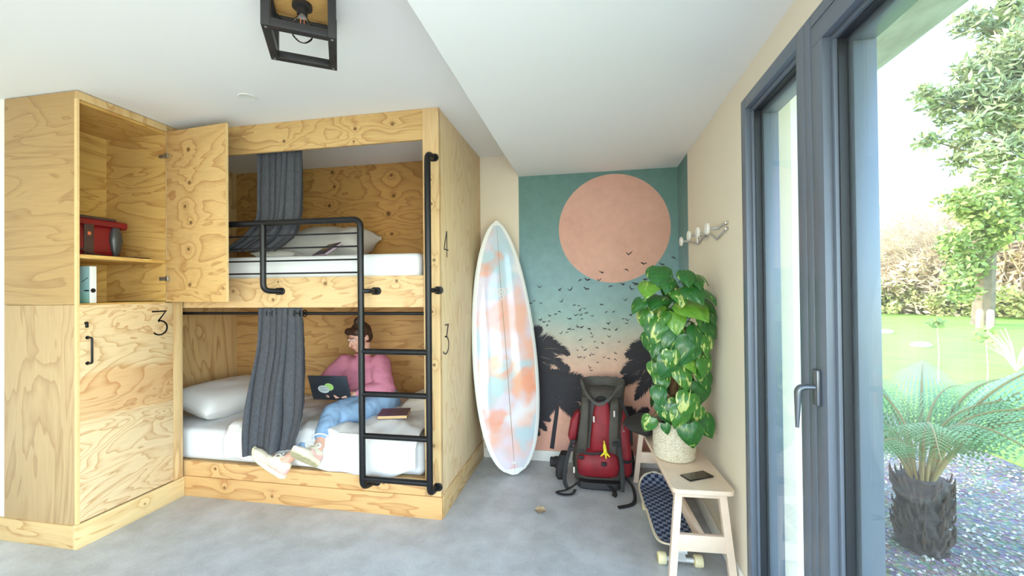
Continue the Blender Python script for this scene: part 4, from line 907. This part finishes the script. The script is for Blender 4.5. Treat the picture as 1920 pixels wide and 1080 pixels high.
def esphere(g, c, r, sc, Mx=None, sub=3):
    rr = bmesh.ops.create_icosphere(g.bm, subdivisions=sub, radius=1)
    for v in rr['verts']:
        q = Vector((c[0]+v.co.x*r*sc[0], c[1]+v.co.y*r*sc[1], c[2]+v.co.z*r*sc[2])); v.co = Mx @ q if Mx is not None else q
anA, anB = Vector((-1.722, 2.392, .405)), Vector((-1.915, 2.38, .345))
knA, knB = Vector((-1.775, 2.64, .558)), Vector((-1.715, 2.70, .535))
hiA, hiB = Vector((-1.70, 2.94, .53)), Vector((-1.56, 2.94, .53))
elA, elB = Vector((-2.085, 2.97, .665)), Vector((-1.555, 2.975, .655))
wrA, wrB = Vector((-1.955, 2.855, .645)), Vector((-1.735, 2.862, .640))
shA, shB = Vector((-1.965, 3.09, .825)), Vector((-1.66, 3.09, .825))
g = G()
esphere(g, (0, .012, .022), .1, (.76, .93, .93), HM); esphere(g, (0, -.030, -.030), .1, (.60, .58, .74), HM); esphere(g, (0, -.048, -.088), .03, (.95, .85, .75), HM)
g.capsule(hp(0, -.088, .008), hp(0, -.108, -.026), .008, .0125, 10)                                  # nose
for s_ in (-1, 1):
    esphere(g, (s_*.030, -.072, .016), .018, (1, .6, .62), HM, 2); esphere(g, (s_*.040, -.058, -.032), .026, (1, .7, .9), HM, 2); esphere(g, (s_*.078, .018, -.006), .028, (.28, .62, 1), HM, 2)
g.capsule(hp(-.018, -.086, -.056), hp(.018, -.086, -.056), .0065, .0065, 8); g.capsule(hp(-.014, -.085, -.066), hp(.014, -.085, -.066), .007, .007, 8)
g.capsule(hp(0, .025, -.07), (-1.805, 3.105, .865), .050, .056)
g.capsule(shA, shB, .055, .055); g.capsule((-1.81, 3.12, .78), (-1.65, 3.02, .57), .07, .08)
for sh_, el, wr in ((shA, elA, wrA), (shB, elB, wrB)): g.capsule(sh_, el, .045, .038); g.capsule(el, wr, .038, .025)
for hi, kn, an in ((hiA, knA, anA), (hiB, knB, anB)): g.capsule(hi, kn, .065, .050); g.capsule(kn, an, .047, .032)
def hand(g, wr, fwd_, side, up_):
    """palm, four unequal curled fingers and a thumb on the side of the palm"""
    f, s_, u = Vector(fwd_).normalized(), Vector(side).normalized(), Vector(up_).normalized()
    g.capsule(wr, wr+f*.035, .023, .026)
    for k in (-1.5, -.5, .5, 1.5): g.capsule(wr+f*.02+s_*k*.010, wr+f*.068+s_*k*.016, .014, .0115, 10)
    for k, L in zip((-1.5, -.5, .5, 1.5), (.060, .072, .068, .052)):
        a = wr+f*.070+s_*k*.0185; b = a+f*L*.42+u*.010; c_ = b+f*L*.33-u*.008; d = c_+f*L*.2-u*.014
        g.capsule(a, b, .0088, .0082, 8); g.capsule(b, c_, .0082, .0076, 8); g.capsule(c_, d, .0076, .0066, 8)
    a = wr+f*.028-s_*.026; b = a+f*.030-s_*.026; c_ = b+f*.026-s_*.006-u*.004; g.capsule(a, b, .0125, .0105, 8); g.capsule(b, c_, .0105, .0085, 8)
hand(g, wrA, (.62, -.25, -.02), (.25, .62, 0), (0, 0, 1)); hand(g, wrB, (-.66, -.22, -.02), (-.22, .66, 0), (0, 0, 1))
A1, U1 = Vector((-.84, 0, .54)).normalized(), Vector((.53, .22, .82)); U1 = (U1-A1*U1.dot(A1)).normalized(); H1 = Vector((-1.94, 2.345, .225))
A2, U2 = Vector((.03, -.80, .60)).normalized(), Vector((0, .6, .8)); U2 = (U2-A2*U2.dot(A2)).normalized(); H2 = Vector((-1.722, 2.370, .305))
for H_, A_, U_, an in ((H1, A1, U1, anB), (H2, A2, U2, anA)): g.capsule(an, H_+A_*.06+U_*.055, .033, .034); g.capsule(H_+A_*.05+U_*.045, H_+A_*.19+U_*.035, .028, .022)
part('body', baked(g, 'body', OFF[pr], .0052, 5, [M['skin']]), None, pr)
# hair: cap swept back into a bun
g = G(); esphere(g, (0, .030, .036), .1, (.83, .93, .93), HM); esphere(g, (0, .05, -.01), .1, (.74, .70, .70), HM); g.capsule(hp(-.055, -.045, .072), hp(.055, -.045, .072), .030, .030)
esphere(g, (.0, .045, .135), .043, (1, 1, .85), HM); g.capsule(hp(.0, .05, .09), hp(0, .05, .12), .03, .03)
for s_ in (-1, 1): g.capsule(hp(s_*.072, -.012, .05), hp(s_*.074, .005, .012), .014, .008, 8)
part('hair', baked(g, 'hair', OFF[pr], .0055, 3, [M['hair']]), None, pr)
for s_ in (-1, 1):
    part('eyebrow', G().capsule(hp(s_*.016, -.092, .036), hp(s_*.046, -.078, .036), .0035, .0025, 6), M['hair'], pr)
    e = part('eye', G().sphere(hp(s_*.030, -.079, .012), .0085, 2), simple('eye_white', lin(226, 220, 214), .2), pr)
    part('pupil', G().sphere(hp(s_*.030, -.0862, .008), .0035, 1), simple('dark_iris', lin(40, 28, 22), .2), e)
part('lips', G().capsule(hp(-.016, -.0925, -.060), hp(.016, -.0925, -.060), .0045, .0045, 8), simple('lips', lin(190, 110, 104), .45), pr)
# sweatshirt
g = G()
g.capsule((-1.93, 3.10, .80), (-1.69, 3.10, .80), .088, .088, 18); g.capsule((-1.89, 3.09, .70), (-1.70, 3.08, .70), .125, .125, 18); g.capsule((-1.82, 3.04, .60), (-1.61, 3.02, .59), .125, .125, 18); g.capsule((-1.805, 3.105, .84), (-1.81, 3.09, .885), .075, .056, 16)
for sh_, el, wr, q in ((shA, elA, wrA, 1), (shB, elB, wrB, 1.06)):
    g.capsule(sh_, sh_.lerp(el, .5)+Vector((0, -.01, 0)), .080*q, .079*q, 18); g.capsule(sh_.lerp(el, .5)+Vector((0, -.01, 0)), el, .079*q, .072*q, 18); g.capsule(el, el.lerp(wr, .55), .074*q, .066*q, 18); g.capsule(el.lerp(wr, .55), el.lerp(wr, .90), .062, .036, 18)
me = baked(g, 'sweatshirt', (0, 0, 0), .008, 6, [M['pink']])
for v in me.vertices:        # creases
    q = v.co; n_ = noise.noise(Vector((q.x*16, q.y*16, q.z*26)))+.6*noise.noise(Vector((q.x*34+q.z*20, q.y*30, q.z*40))); v.co += v.normal*.0055*n_
me.transform(Matrix.Translation(-OFF[pr])); part('sweatshirt', me, None, pr)
for wr, el in ((wrA, elA), (wrB, elB)): part('cuff', G().tube([el.lerp(wr, .84), el.lerp(wr, .93)], .038, 16), M['pink'], pr)
part('collar', G().tube([Vector((-1.81, 3.085, .893))+Vector((.058*math.cos(a), .052*math.sin(a), -.014*math.sin(a+.4))) for a in [k*math.pi/12 for k in range(25)]], .009, 8), M['pink'], pr)
# jeans
g = G(); g.capsule((-1.72, 2.99, .565), (-1.57, 2.98, .56), .125, .125, 18)
for hi, kn, an, e_ in ((hiA, knA, anA, .62), (hiB, knB, anB, .72)): g.capsule(hi+Vector((0, .03, .02)), kn, .098, .074, 18); g.capsule(kn, kn.lerp(an, e_), .074, .058, 18)
me = baked(g, 'jeans', (0, 0, 0), .0075, 6, [M['denim']])
for v in me.vertices:
    q = v.co; v.co += v.normal*.0045*(noise.noise(Vector((q.x*20, q.y*26, q.z*22)))+.6*noise.noise(Vector((q.x*44, q.y*44, q.z*50))))
me.transform(Matrix.Translation(-OFF[pr])); part('jeans', me, None, pr)
for kn, an, e_ in ((knA, anA, .62), (knB, anB, .72)):
    c_ = kn.lerp(an, e_+.12); ax = (an-kn).normalized(); u = ax.orthogonal().normalized(); w = ax.cross(u)
    part('hem', G().tube([c_+.056*(math.cos(a)*u+math.sin(a)*w) for a in [k*math.pi/14 for k in range(29)]], .0055, 6), M['denim_hem'], pr)
# shoes
M['shoe_cream'] = simple('cream_suede', lin(236, 226, 200), .8, var=.04, vscale=20); M['shoe_pink'] = simple('peach_suede', lin(240, 184, 172), .8); M['sole'] = simple('cream_rubber_sole', lin(238, 232, 196), .6); M['outsole'] = simple('worn_outsole', lin(196, 186, 146), .8, var=.2, vscale=40, bump=.6, bscale=70); M['lace'] = simple('white_lace', lin(238, 236, 226), .8)
def shoe(H_, A_, U_):
    S_ = U_.cross(A_).normalized(); X = Matrix(((A_.x, S_.x, U_.x, H_.x), (A_.y, S_.y, U_.y, H_.y), (A_.z, S_.z, U_.z, H_.z), (0, 0, 0, 1)))
    def foot_w(x): return .034+.014*sstep(.0, .19, x)-.030*max(0, (x-.20)/.075)**2 if x < .275 else .01
    def ring(x, z, w, n=20): return [X @ Vector((x+.0*math.cos(a), w*math.cos(a), z*(1 if math.sin(a) > 0 else 1)*math.sin(a))) for a in [k*2*math.pi/n for k in range(n)]]
    def outline(grow, z, n=36):
        out_ = []
        for k in range(n):
            a = 2*math.pi*k/n; c_ = math.cos(a); x = .132+(.140+grow)*math.copysign(abs(c_)**.8, c_); w = (foot_w(max(0, min(.27, x)))+grow)*math.copysign(abs(math.sin(a))**.75, math.sin(a)); out_.append(X @ Vector((x, w, z+.014*max(0, (x-.2)/.07)**1.5)))
        return out_
    up_ = part('shoe', G().loft([[X @ Vector((x, w*math.cos(a), zc+h*math.sin(a))) for a in [k*math.pi/9 for k in range(18)]] for x, w, h, zc in ((-.004, .012, .020, .055), (.004, .028, .036, .060), (.03, .036, .044, .062), (.07, .038, .040, .060), (.10, .040, .034, .050), (.14, .043, .030, .042), (.19, .046, .026, .036), (.235, .040, .022, .034), (.262, .022, .014, .032), (.268, .006, .006, .032))]), M['shoe_cream'], pr, sharp=70)
    part('midsole', G().loft([outline(.004, .006), outline(.008, .016), outline(.006, .030)]), M['sole'], up_)
    part('outsole', G().loft([outline(.000, .0), outline(.003, .007)]), M['outsole'], up_)
    part('heel_patch', G().loft([[X @ Vector((x, w*math.cos(a), zc+h*math.sin(a))) for a in [k*math.pi/9 for k in range(18)]] for x, w, h, zc in ((-.007, .012, .018, .05), (.002, .031, .030, .052), (.03, .039, .034, .052), (.062, .0395, .024, .046))]), M['shoe_pink'], up_, sharp=70)
    for s_ in (-1, 1): part('side_stripe', G().tube([X @ Vector((x, s_*(w+.001), z)) for x, w, z in ((.06, .039, .040), (.10, .0405, .042), (.145, .043, .052), (.17, .042, .060))], .009, 8, flat=.25, up=X.to_3x3() @ Vector((0, 1, 0))), M['shoe_pink'], up_)
    for i in range(4): x = .095+.022*i; part('lace', G().tube(smooth_pts([X @ Vector((x, -.026, .080-.012*i)), X @ Vector((x+.004, 0, .090-.0125*i)), X @ Vector((x, .026, .080-.012*i))], 4), .004, 6), M['lace'], up_)
    for s_ in (-1, 1): part('lace_bow', G().tube(smooth_pts([X @ Vector((.085, 0, .100)), X @ Vector((.10, s_*.030, .118)), X @ Vector((.105, s_*.052, .100)), X @ Vector((.095, s_*.030, .092)), X @ Vector((.085, 0, .098))], 5), .0055, 6, flat=.5), M['lace'], up_)
    part('tongue', G().loft([[X @ Vector((x, w*math.cos(a), zc+.008*math.sin(a))) for a in [k*math.pi/6 for k in range(12)]] for x, w, zc in ((.060, .022, .122), (.075, .025, .108), (.10, .024, .088), (.13, .02, .072))]), M['shoe_cream'], up_, sharp=70)
shoe(H1, A1, U1); shoe(H2, A2, U2)
# laptop
lt = thing('laptop', 'dark open laptop with round stickers on its lid on the lap of the person', 'laptop', (-1.88, 2.89, .612))
LH0, LH1 = Vector((-2.040, 2.785, .622)), Vector((-1.735, 2.800, .622)); ex = (LH1-LH0).normalized(); upv = Vector((0, -.34, .94)); upv = (upv-ex*upv.dot(ex)).normalized(); nv = ex.cross(upv).normalized(); back = Vector((0, 0, 1)).cross(ex)
nv = nv if nv.y < 0 else -nv
def LMx(o, a, b, c_): return Matrix(((a.x, b.x, c_.x, o.x), (a.y, b.y, c_.y, o.y), (a.z, b.z, c_.z, o.z), (0, 0, 0, 1)))
X = LMx(LH0, ex, upv, nv); W_ = (LH1-LH0).length; Hh = .190
M['slate'] = simple('dark_slate_casing', lin(52, 58, 68), .45, .2)
part('lid', box(0, W_, 0, Hh, -.006, 0, bev=.003, M=X), M['slate'], lt)
part('screen', box(.008, W_-.008, .012, Hh-.008, -.0066, -.0059, M=X), simple('laptop_screen', lin(30, 34, 40), .1), lt)
bs = LMx(LH0, ex, back, Vector((0, 0, 1)))
part('keyboard_base', box(0, W_, .004, .205, -.012, 0, bev=.003, M=bs), M['slate'], lt)
part('keyboard', box(.02, W_-.02, .03, .125, .0, .0012, M=bs), simple('black_keys', lin(22, 22, 24), .6), lt)
def sticker(cx_, cy_, a, b, rot, mat, lift, name='sticker'):
    pts = [(a*math.cos(q), b*math.sin(q)) for q in [k*math.pi/20 for k in range(40)]]; c_, s_ = math.cos(rot), math.sin(rot)
    g = G().poly([X @ Vector((cx_+x*c_-y*s_, cy_+x*s_+y*c_, lift)) for x, y in pts], nv*.0004); return part(name, g, mat, lt)
sticker(.150, .098, .036, .031, 0, simple('green_sticker', lin(170, 212, 122), .5), .0003)
st_ = sticker(.105, .078, .044, .032, -.1, simple('grey_white_sticker', lin(206, 216, 216), .5), .0009)
for k in range(2):
    for j in range(5): part('sticker_letter', G().stroke([(0, 0), (.004, .010), (.008, 0), (.011, .009)], .0022, X @ Vector((.077+.0125*j+.003*k, .086-.020*k, .0014)), ex, upv, nv*.0003), simple('grey_ink', lin(120, 136, 140), .6), st_)
for pts_ in ([(.235, .150), (.242, .168), (.256, .160), (.262, .120), (.276, .07), (.285, .03)], [(.242, .150), (.250, .110), (.240, .080), (.262, .060), (.275, .022)], [(.205, .030), (.24, .022), (.275, .018)], [(.20, .052), (.235, .060), (.262, .058)]):
    part('line_drawing', G().stroke([(p_.x, p_.y) for p_ in smooth_pts([(a, b, 0) for a, b in pts_], 4)], .0028, X @ Vector((0, 0, .0002)), ex, upv, nv*.0003), simple('black_marker', lin(26, 28, 32), .6), lt)

# ------------------------------------------------------------------ outside: ground
GZ = -.06
t = NT('lawn_grass'); p = t.pos(); c = t.ramp(t.noise(p, 1.2, 6, .7), [(.3, lin(104, 156, 44)), (.7, lin(140, 190, 70))]); c = t.mix(.3, c, t.ramp(t.noise(p, 40, 3, .7), [(.3, lin(90, 140, 30)), (.7, lin(190, 226, 104))])); t.base(c); t.rough(.9); M['lawn'] = t.m
t = NT('gravel_ground'); p = t.pos(); vo = t.n('TexVoronoi'); t.l(p, vo.inputs['Vector']); vo.inputs['Scale'].default_value = 42
c = t.mix(.75, t.ramp(t.noise(p, 2.2, 4), [(.3, lin(150, 146, 140)), (.7, lin(214, 206, 194))]), vo.outputs['Color'], 'SOFT_LIGHT'); c = t.mix(.8, c, t.ramp(vo.outputs['Distance'], [(0, lin(216, 210, 200)), (.6, lin(122, 118, 114))]), 'MULTIPLY'); t.base(c); t.rough(.95); t.bump(vo.outputs['Distance'], .8, .02); M['gravel'] = t.m
struct('ground_gravel', box(XR+.3, 3.42, -6, 40, GZ-.1, GZ), M['gravel']); struct('ground_lawn', box(3.42, 70, -20, 70, GZ-.1, GZ+.015), M['lawn']); struct('ground_far', box(-60, 90, 40, 120, GZ-.2, GZ-.02), M['lawn'])
random.seed(33); g = G()
for i in range(2600):
    x, y = random.uniform(1.35, 3.35), random.uniform(1.5, 5.2); s_ = random.uniform(.006, .017); q = Vector((x, y, GZ+s_*.25))
    r3 = Matrix.Rotation(random.uniform(0, 6.28), 3, 'Z'); vs = [q+r3 @ Vector(v)*s_ for v in ((1, 0, 0), (-.3, .9, 0), (-.5, -.7, .1), (.1, .1, .8), (.2, -.1, -.4))]; V = [g.bm.verts.new(v) for v in vs]
    for a, b, c_ in ((0, 1, 3), (1, 2, 3), (2, 0, 3), (1, 0, 4), (2, 1, 4), (0, 2, 4)): g.bm.faces.new((V[a], V[b], V[c_]))
gv = part('gravel_chips', g, simple('stone_chips', lin(198, 192, 184), .9, var=.4, vscale=30), None); tag(gv, 'loose grey stone chips round the tree fern', 'gravel', kind='stuff')
# ------------------------------------------------------------------ tree fern
fe = thing('tree_fern', 'tree fern with arching feathery fronds on a shaggy dark trunk outside the window', 'tree fern', (1.82, 2.74, GZ))
FC = Vector((1.82, 2.74, .30)); g = G(); rings = []
for i in range(30):
    z = GZ+(FC.z-GZ+.03)*i/29; rings.append([Vector((1.82+.02*z, 2.74, z))+Vector((math.cos(a), math.sin(a), 0))*(.105+.022*noise.noise(Vector((math.cos(a)*5, math.sin(a)*5, z*22)))+.010*math.sin(a*9+z*60)) for a in [k*math.pi/22 for k in range(44)]])
g.loft(rings); part('trunk', g, simple('shaggy_fern_trunk', lin(70, 62, 58), .95, var=.4, vscale=30, bump=1, bscale=60), fe, sharp=80)
random.seed(4)
for i in range(150):
    a = random.uniform(0, 6.28); z = random.uniform(GZ+.02, FC.z); q = Vector((1.82+.10*math.cos(a), 2.74+.10*math.sin(a), z)); part('frond_stub', G().tube([q, q+Vector((.030*math.cos(a), .030*math.sin(a), .05)), q+Vector((.034*math.cos(a), .034*math.sin(a), .085))], [.007, .006, .002], 5), simple('old_frond_base', lin(84, 70, 60), .9) if i == 0 else bpy.data.materials['old_frond_base'], fe)
M['fern'] = simple('fern_green', lin(124, 162, 100), .55, var=.2, vscale=5); M['fern_b'] = simple('fern_bluish', lin(150, 184, 146), .5, var=.15, vscale=5); M['rachis'] = simple('fern_rachis', lin(150, 132, 80), .7)
def frond_curve(s_, arch): return Vector((s_*.92, 0, arch[0]*s_-arch[1]*s_*s_))
def frond_mesh(arch, mat):
    g = G(); N = 40
    pts = [frond_curve(i/N, arch) for i in range(N+1)]; g.tube(pts, [.010*(1-.85*i/N) for i in range(N+1)], 5)
    nf = len(g.bm.faces); g.bm.faces.ensure_lookup_table()
    for i in range(7, N+1):
        s_ = i/N; p0 = pts[i]; tg = (pts[min(i+1, N)]-pts[i-1]).normalized(); L = .20*math.sin(math.pi*min(1, (s_-.12)/.88*.62+.36))**1.2*(1 if s_ < .92 else .6)
        for sd_ in (-1, 1):
            d = (tg*.42+Vector((0, sd_, 0))*.95-Vector((0, 0, .22))).normalized(); nrm_ = d.cross(tg).normalized(); perp = nrm_.cross(d).normalized(); m = 9
            for k in range(m):
                a = p0+d*L*(k/m)-Vector((0, 0, .25*L*(k/m)**2)); b = p0+d*L*((k+.75)/m)-Vector((0, 0, .25*L*((k+.75)/m)**2)); h_ = .017*(1-k/m)**.6*(L/.2)**.5
                for q_ in (-1, 1):
                    V = [g.bm.verts.new(v) for v in (a, b, (a+b)/2+d*.006+perp*q_*h_)]; g.bm.faces.new(V)
    me = g.mesh('frond', None, 180); me.materials.append(mat); me.materials.append(M['rachis'])
    idx = [1]*nf+[0]*(len(me.polygons)-nf); me.polygons.foreach_set('material_index', idx); return me
FM = [frond_mesh((.95, 1.05), M['fern']), frond_mesh((.75, .75), M['fern_b']), frond_mesh((1.1, 1.5), M['fern'])]
FR = [(-95, .98, 2, 0, 6), (-60, 1.05, 0, 1, 0), (-30, 1.15, 1, 0, 4), (0, 1.2, 1, 1, 8), (25, 1.1, 0, 0, 0), (55, 1.1, 1, 1, 0), (85, 1.05, 0, 0, 0), (115, 1.1, 1, 1, 4), (140, 0.85, 0, 0, 0), (165, 0.72, 1, 1, 6), (190, 0.72, 0, 0, -4), (215, 0.72, 2, 0, 0), (240, .95, 0, 1, 0), (-10, .9, 2, 0, 18), (40, .9, 2, 1, 15), (100, .9, 2, 0, 16), (155, 0.72, 2, 1, 15), (-45, 1.0, 2, 0, 12), (10, 1.2, 0, 1, -6), (178, 0.72, 2, 0, 8)]
for a, L, k, m_, lift in FR:
    o = bpy.data.objects.new('frond', FM[k]); link(o, fe); o.location = FC+Vector((.04*math.cos(math.radians(a)), .04*math.sin(math.radians(a)), .0))-OFF[fe]; o.rotation_euler = Matrix.Rotation(math.radians(a), 3, 'Z').to_euler(); o.rotation_euler = (Matrix.Rotation(math.radians(a), 3, 'Z') @ Matrix.Rotation(-math.radians(lift+30), 3, 'Y')).to_euler(); o.scale = (L*1.12, L*1.1, L*1.0)
# ------------------------------------------------------------------ trees and thicket
def at(px, py, Y): x, z = wall_pt(px, py, Y); return Vector((x, Y, z))
def leaves(g, c, r, n, size, flat=.8, long=1.0):
    for i in range(n):
        v = Vector((random.gauss(0, 1), random.gauss(0, 1), random.gauss(0, 1))).normalized()*r*random.random()**.45; v.z *= flat; q = c+v
        a = Vector((random.uniform(-1, 1), random.uniform(-1, 1), random.uniform(-.6, 1))).normalized(); b = a.orthogonal().normalized(); b = Matrix.Rotation(random.uniform(0, 6.28), 3, a) @ b; s_ = size*random.uniform(.6, 1.3)
        V = [g.bm.verts.new(w) for w in (q, q+a*s_*.5*long+b*s_*.28, q+a*s_*long, q+a*s_*.5*long-b*s_*.28)]; g.bm.faces.new(V)
def leafy(name, c1, c2): t = NT(name); t.base(t.ramp(t.noise(t.pos(), .9, 4, .7), [(.3, c1), (.7, c2)])); t.rough(.6); t.b.inputs['Specular IOR Level'].default_value = .2; t.b.inputs['Transmission Weight'].default_value = 0; return t.m
M['pine'] = leafy('pine_needles', lin(120, 136, 104), lin(168, 178, 136)); M['ivy'] = leafy('ivy_leaves', lin(98, 126, 72), lin(172, 184, 112)); M['bark'] = simple('tree_bark', lin(124, 108, 92), .9, var=.3, vscale=4); M['twig'] = simple('bare_pale_twigs', lin(206, 186, 160), .9, var=.15, vscale=.7); M['bush'] = leafy('bush_leaves', lin(120, 132, 74), lin(196, 190, 130)); M['brush'] = leafy('dry_brush', lin(190, 166, 138), lin(226, 206, 180))
random.seed(50)
pt = thing('pine_tree', 'tall pine reaching over the lawn with airy needle clumps', 'tree', at(2040, 640, 13.2)*1.0)
tb = Vector(pt.location); tb.z = GZ; pt.location = tb; OFF[pt] = tb.copy(); top = tb+Vector((.6, .4, 11.5))
part('trunk', G().tube([tb, tb+Vector((.1, 0, 4)), tb+Vector((.35, .2, 8)), top], [.24, .2, .14, .05], 10), M['bark'], pt)
CL = [(770,130,60),(920,150,70),(1000,30,60),(1050,300,120),(880,330,60),(730,400,40),(770,450,40),(900,430,90),(500,545,45),(590,600,60),(690,570,60),(630,690,40),(800,530,90),(930,600,110),(1040,620,110),(780,720,60),(530,810,50),(700,940,50),(730,830,50),(880,880,60),(1000,900,110),(940,1030,90),(1000,760,90),(1100,150,120),(1130,480,120)]
g = G()
for a, b, r in CL:
    Y = random.uniform(11.8, 13.6); c_ = at(1570+a*.324, b*.324, Y); rad = r*.324/782*12.0*1.0; leaves(g, c_, rad*1.2, int(300*(r/60)**1.7), .12, .8, 1.9)
    j = tb.lerp(top, max(.15, min(.95, (c_.z-.8)/11.5))); mid_ = j.lerp(c_, .5)+Vector((0, 0, -.15)); part('branch', G().tube(smooth_pts([j, mid_, c_], 4), [.05-.0045*k for k in range(9)], 5), M['bark'], pt)
f_ = part('foliage', g, M['pine'], pt, sharp=180); f_['kind'] = 'stuff'
iv = thing('ivy_clad_tree', 'ivy-covered tree at the lawn edge in front of the thicket', 'tree', (0, 0, 0)); tb = at(1842, 596, 19.0); tb.z = GZ; iv.location = tb; OFF[iv] = tb.copy()
part('trunk', G().tube(smooth_pts([tb, at(1850, 480, 19), at(1862, 380, 19.1), at(1885, 270, 19.2)], 5), [.32-.012*k for k in range(16)], 8), M['bark'], iv)
g = G()
for a, b, r in [(700,150,80),(760,200,70),(820,130,90),(900,80,80),(870,230,90),(960,200,90),(1030,170,80),(660,370,60),(730,420,90),(760,520,80),(700,560,60),(980,320,80),(900,380,60),(1040,60,70),(850,300,70),(730,620,50),(780,600,60),(720,680,60)]:
    leaves(g, at(1570+a*.324, 330+b*.324, random.uniform(17.8, 19.4)), r*.324/782*17.5*1.1, int(260*(r/70)**1.6), .22, .85)
f_ = part('foliage', g, M['ivy'], iv, sharp=180); f_['kind'] = 'stuff'
def twiggy(seed, h):
    random.seed(seed); g = G()
    def grow(p, d, L, r, lvl):
        q = p+d*L; g.tube([p, p.lerp(q, .5)+Vector((random.uniform(-1, 1), random.uniform(-1, 1), 0))*L*.06, q], [r, r*.85, r*.62], 3, cap=False)
        if lvl == 0: return
        for k in range(random.choice((2, 3, 3))):
            nd = (d+Vector((random.gauss(0, .55), random.gauss(0, .55), random.gauss(.06, .35)))).normalized(); grow(q, nd, L*random.uniform(.6, .85), r*.6, lvl-1)
        if lvl > 1: nd = (d+Vector((random.gauss(0, .7), random.gauss(0, .7), random.gauss(0, .4)))).normalized(); grow(p.lerp(q, .55), nd, L*.6, r*.5, lvl-2)
    for k in range(7):
        a = random.uniform(0, 6.28); grow(Vector((.5*math.cos(a), .5*math.sin(a), 0)), Vector((math.cos(a)*.35, math.sin(a)*.35, 1)).normalized(), h*.30, .055, 5)
    me = g.mesh('stems', None, 180); me.materials.append(M['twig']); return me
TW = [twiggy(s_, 7.0) for s_ in (1, 2, 3)]
def brush(seed):
    random.seed(seed); g = G()
    for k in range(26): leaves(g, Vector((random.gauss(0, 1.2), random.gauss(0, .9), random.uniform(.3, 5.2)*random.uniform(.5, 1))), random.uniform(.5, 1.0), 70, .20, .8, 2.0)
    me = g.mesh('dry_leaves', None, 180); me.materials.append(M['brush']); return me
BR = [brush(s_) for s_ in (8, 9)]
def low(seed):
    random.seed(seed); g = G()
    for k in range(14): leaves(g, Vector((random.gauss(0, .9), random.gauss(0, .7), random.uniform(.15, 1.3))), random.uniform(.35, .6), 80, .2, .8)
    me = g.mesh('leaves', None, 180); me.materials.append(M['bush']); return me
LW = [low(s_) for s_ in (14, 15)]
random.seed(70); k = 0
for row, (Y0, sc) in enumerate(((29.5, 1.0), (33.5, 1.22))):
    for px in range(1560, 2010, 56 if row == 0 else 75):
        Y = Y0-max(0, (px-1600))*.017+random.uniform(-.6, .6); c_ = at(px+random.uniform(-8, 8), 590, Y); o = thing('bare_shrub', ('pale leafless shrub in the front row of the thicket beyond the lawn', 'taller pale leafless shrub rising behind the front row of the thicket')[row], 'shrub', (c_.x, Y, GZ), ('front shrubs of the thicket', 'rear shrubs of the thicket')[row])
        rz = random.uniform(0, 6.28); s_ = sc*random.uniform(.9, 1.15)
        for me, nm in ((TW[k % 3], 'stems'), (BR[k % 2], 'dry_leaves')):
            q = bpy.data.objects.new(nm, me); link(q, o); q.rotation_euler = (0, 0, rz); q.scale = (s_, s_, s_)
            if nm == 'dry_leaves': q['kind'] = 'stuff'
        k += 1
for i, (px, Y) in enumerate(((1602, 27.5), (1640, 27.2), (1672, 27.4), (1770, 25), (1812, 24), (1905, 22.5))):
    c_ = at(px, 590, Y); o = bpy.data.objects.new('evergreen_bush', LW[i % 2]); link(o); o.location = (c_.x, Y, GZ); s_ = random.uniform(.9, 1.25); o.scale = (s_, s_, s_); o.rotation_euler = (0, 0, i); tag(o, 'low green bush at the foot of the thicket away from the ivy-clad tree' if i < 3 else 'low green bush near the ivy-clad tree', 'bush', 'bushes away from the ivy tree' if i < 3 else 'bushes near the ivy tree')
for px, Y in ((1836, 17.5), (1856, 17.2)):
    c_ = at(px, 600, Y); single('fence_post', G().tube([(c_.x, Y, GZ), (c_.x+.02, Y, .55), (c_.x+.02, Y, .62)], [.10, .09, .05], 9), simple('weathered_post', lin(206, 190, 140), .9, var=.2), (c_.x, Y, GZ), 'weathered wooden fence post at the lawn edge by the ivy tree', 'post', 'fence posts at the lawn edge')
random.seed(91); c_ = at(1905, 650, 8.6); o = thing('dry_grass_clump', 'clump of pale dry stalks on the sunny lawn', 'grass clump', (c_.x, 8.6, GZ+.015))
for i in range(26):
    a = random.uniform(0, 6.28); l = random.uniform(.35, .75); part('stalk', G().tube([(c_.x, 8.6, GZ+.02), (c_.x+.12*math.cos(a), 8.6+.12*math.sin(a), GZ+l*.6), (c_.x+.34*math.cos(a), 8.6+.34*math.sin(a), GZ+l)], [.012, .010, .003], 4), simple('dry_stalk', lin(236, 222, 196), .8) if i == 0 else bpy.data.materials['dry_stalk'], o)
for px, py, Y in ((1757, 612, 7.4), (1848, 636, 6.4)):
    c_ = at(px, py, Y); o = thing('sapling', 'thin young sapling with a tuft of bright leaves on the lawn', 'sapling', (c_.x, Y, GZ), 'saplings on the lawn'); part('stem', G().tube([(c_.x, Y, GZ), (c_.x+.02, Y, c_.z*.5), (c_.x, Y, c_.z+.05)], [.008, .006, .004], 5), M['twig'], o); g = G(); leaves(g, Vector((c_.x, Y, c_.z+.03)), .13, 34, .09, .6); part('leaves', g, M['ivy'], o, sharp=180)
for px, py in ((1660, 626), (1727, 652)):
    c_ = at(px, py, 10); k_ = (CAM_H-GZ)/(CAM_H-c_.z); q = Vector((c_.x*k_, 10*k_, GZ+.02)); single('white_stone', G().sphere(q+Vector((0, 0, .05)), .16, 2, (1.4, .8, .5)), simple('chalk_stone', lin(240, 238, 230), .9), tuple(q), 'pale stone lying on the sunny lawn', 'stone', 'stones on the lawn')
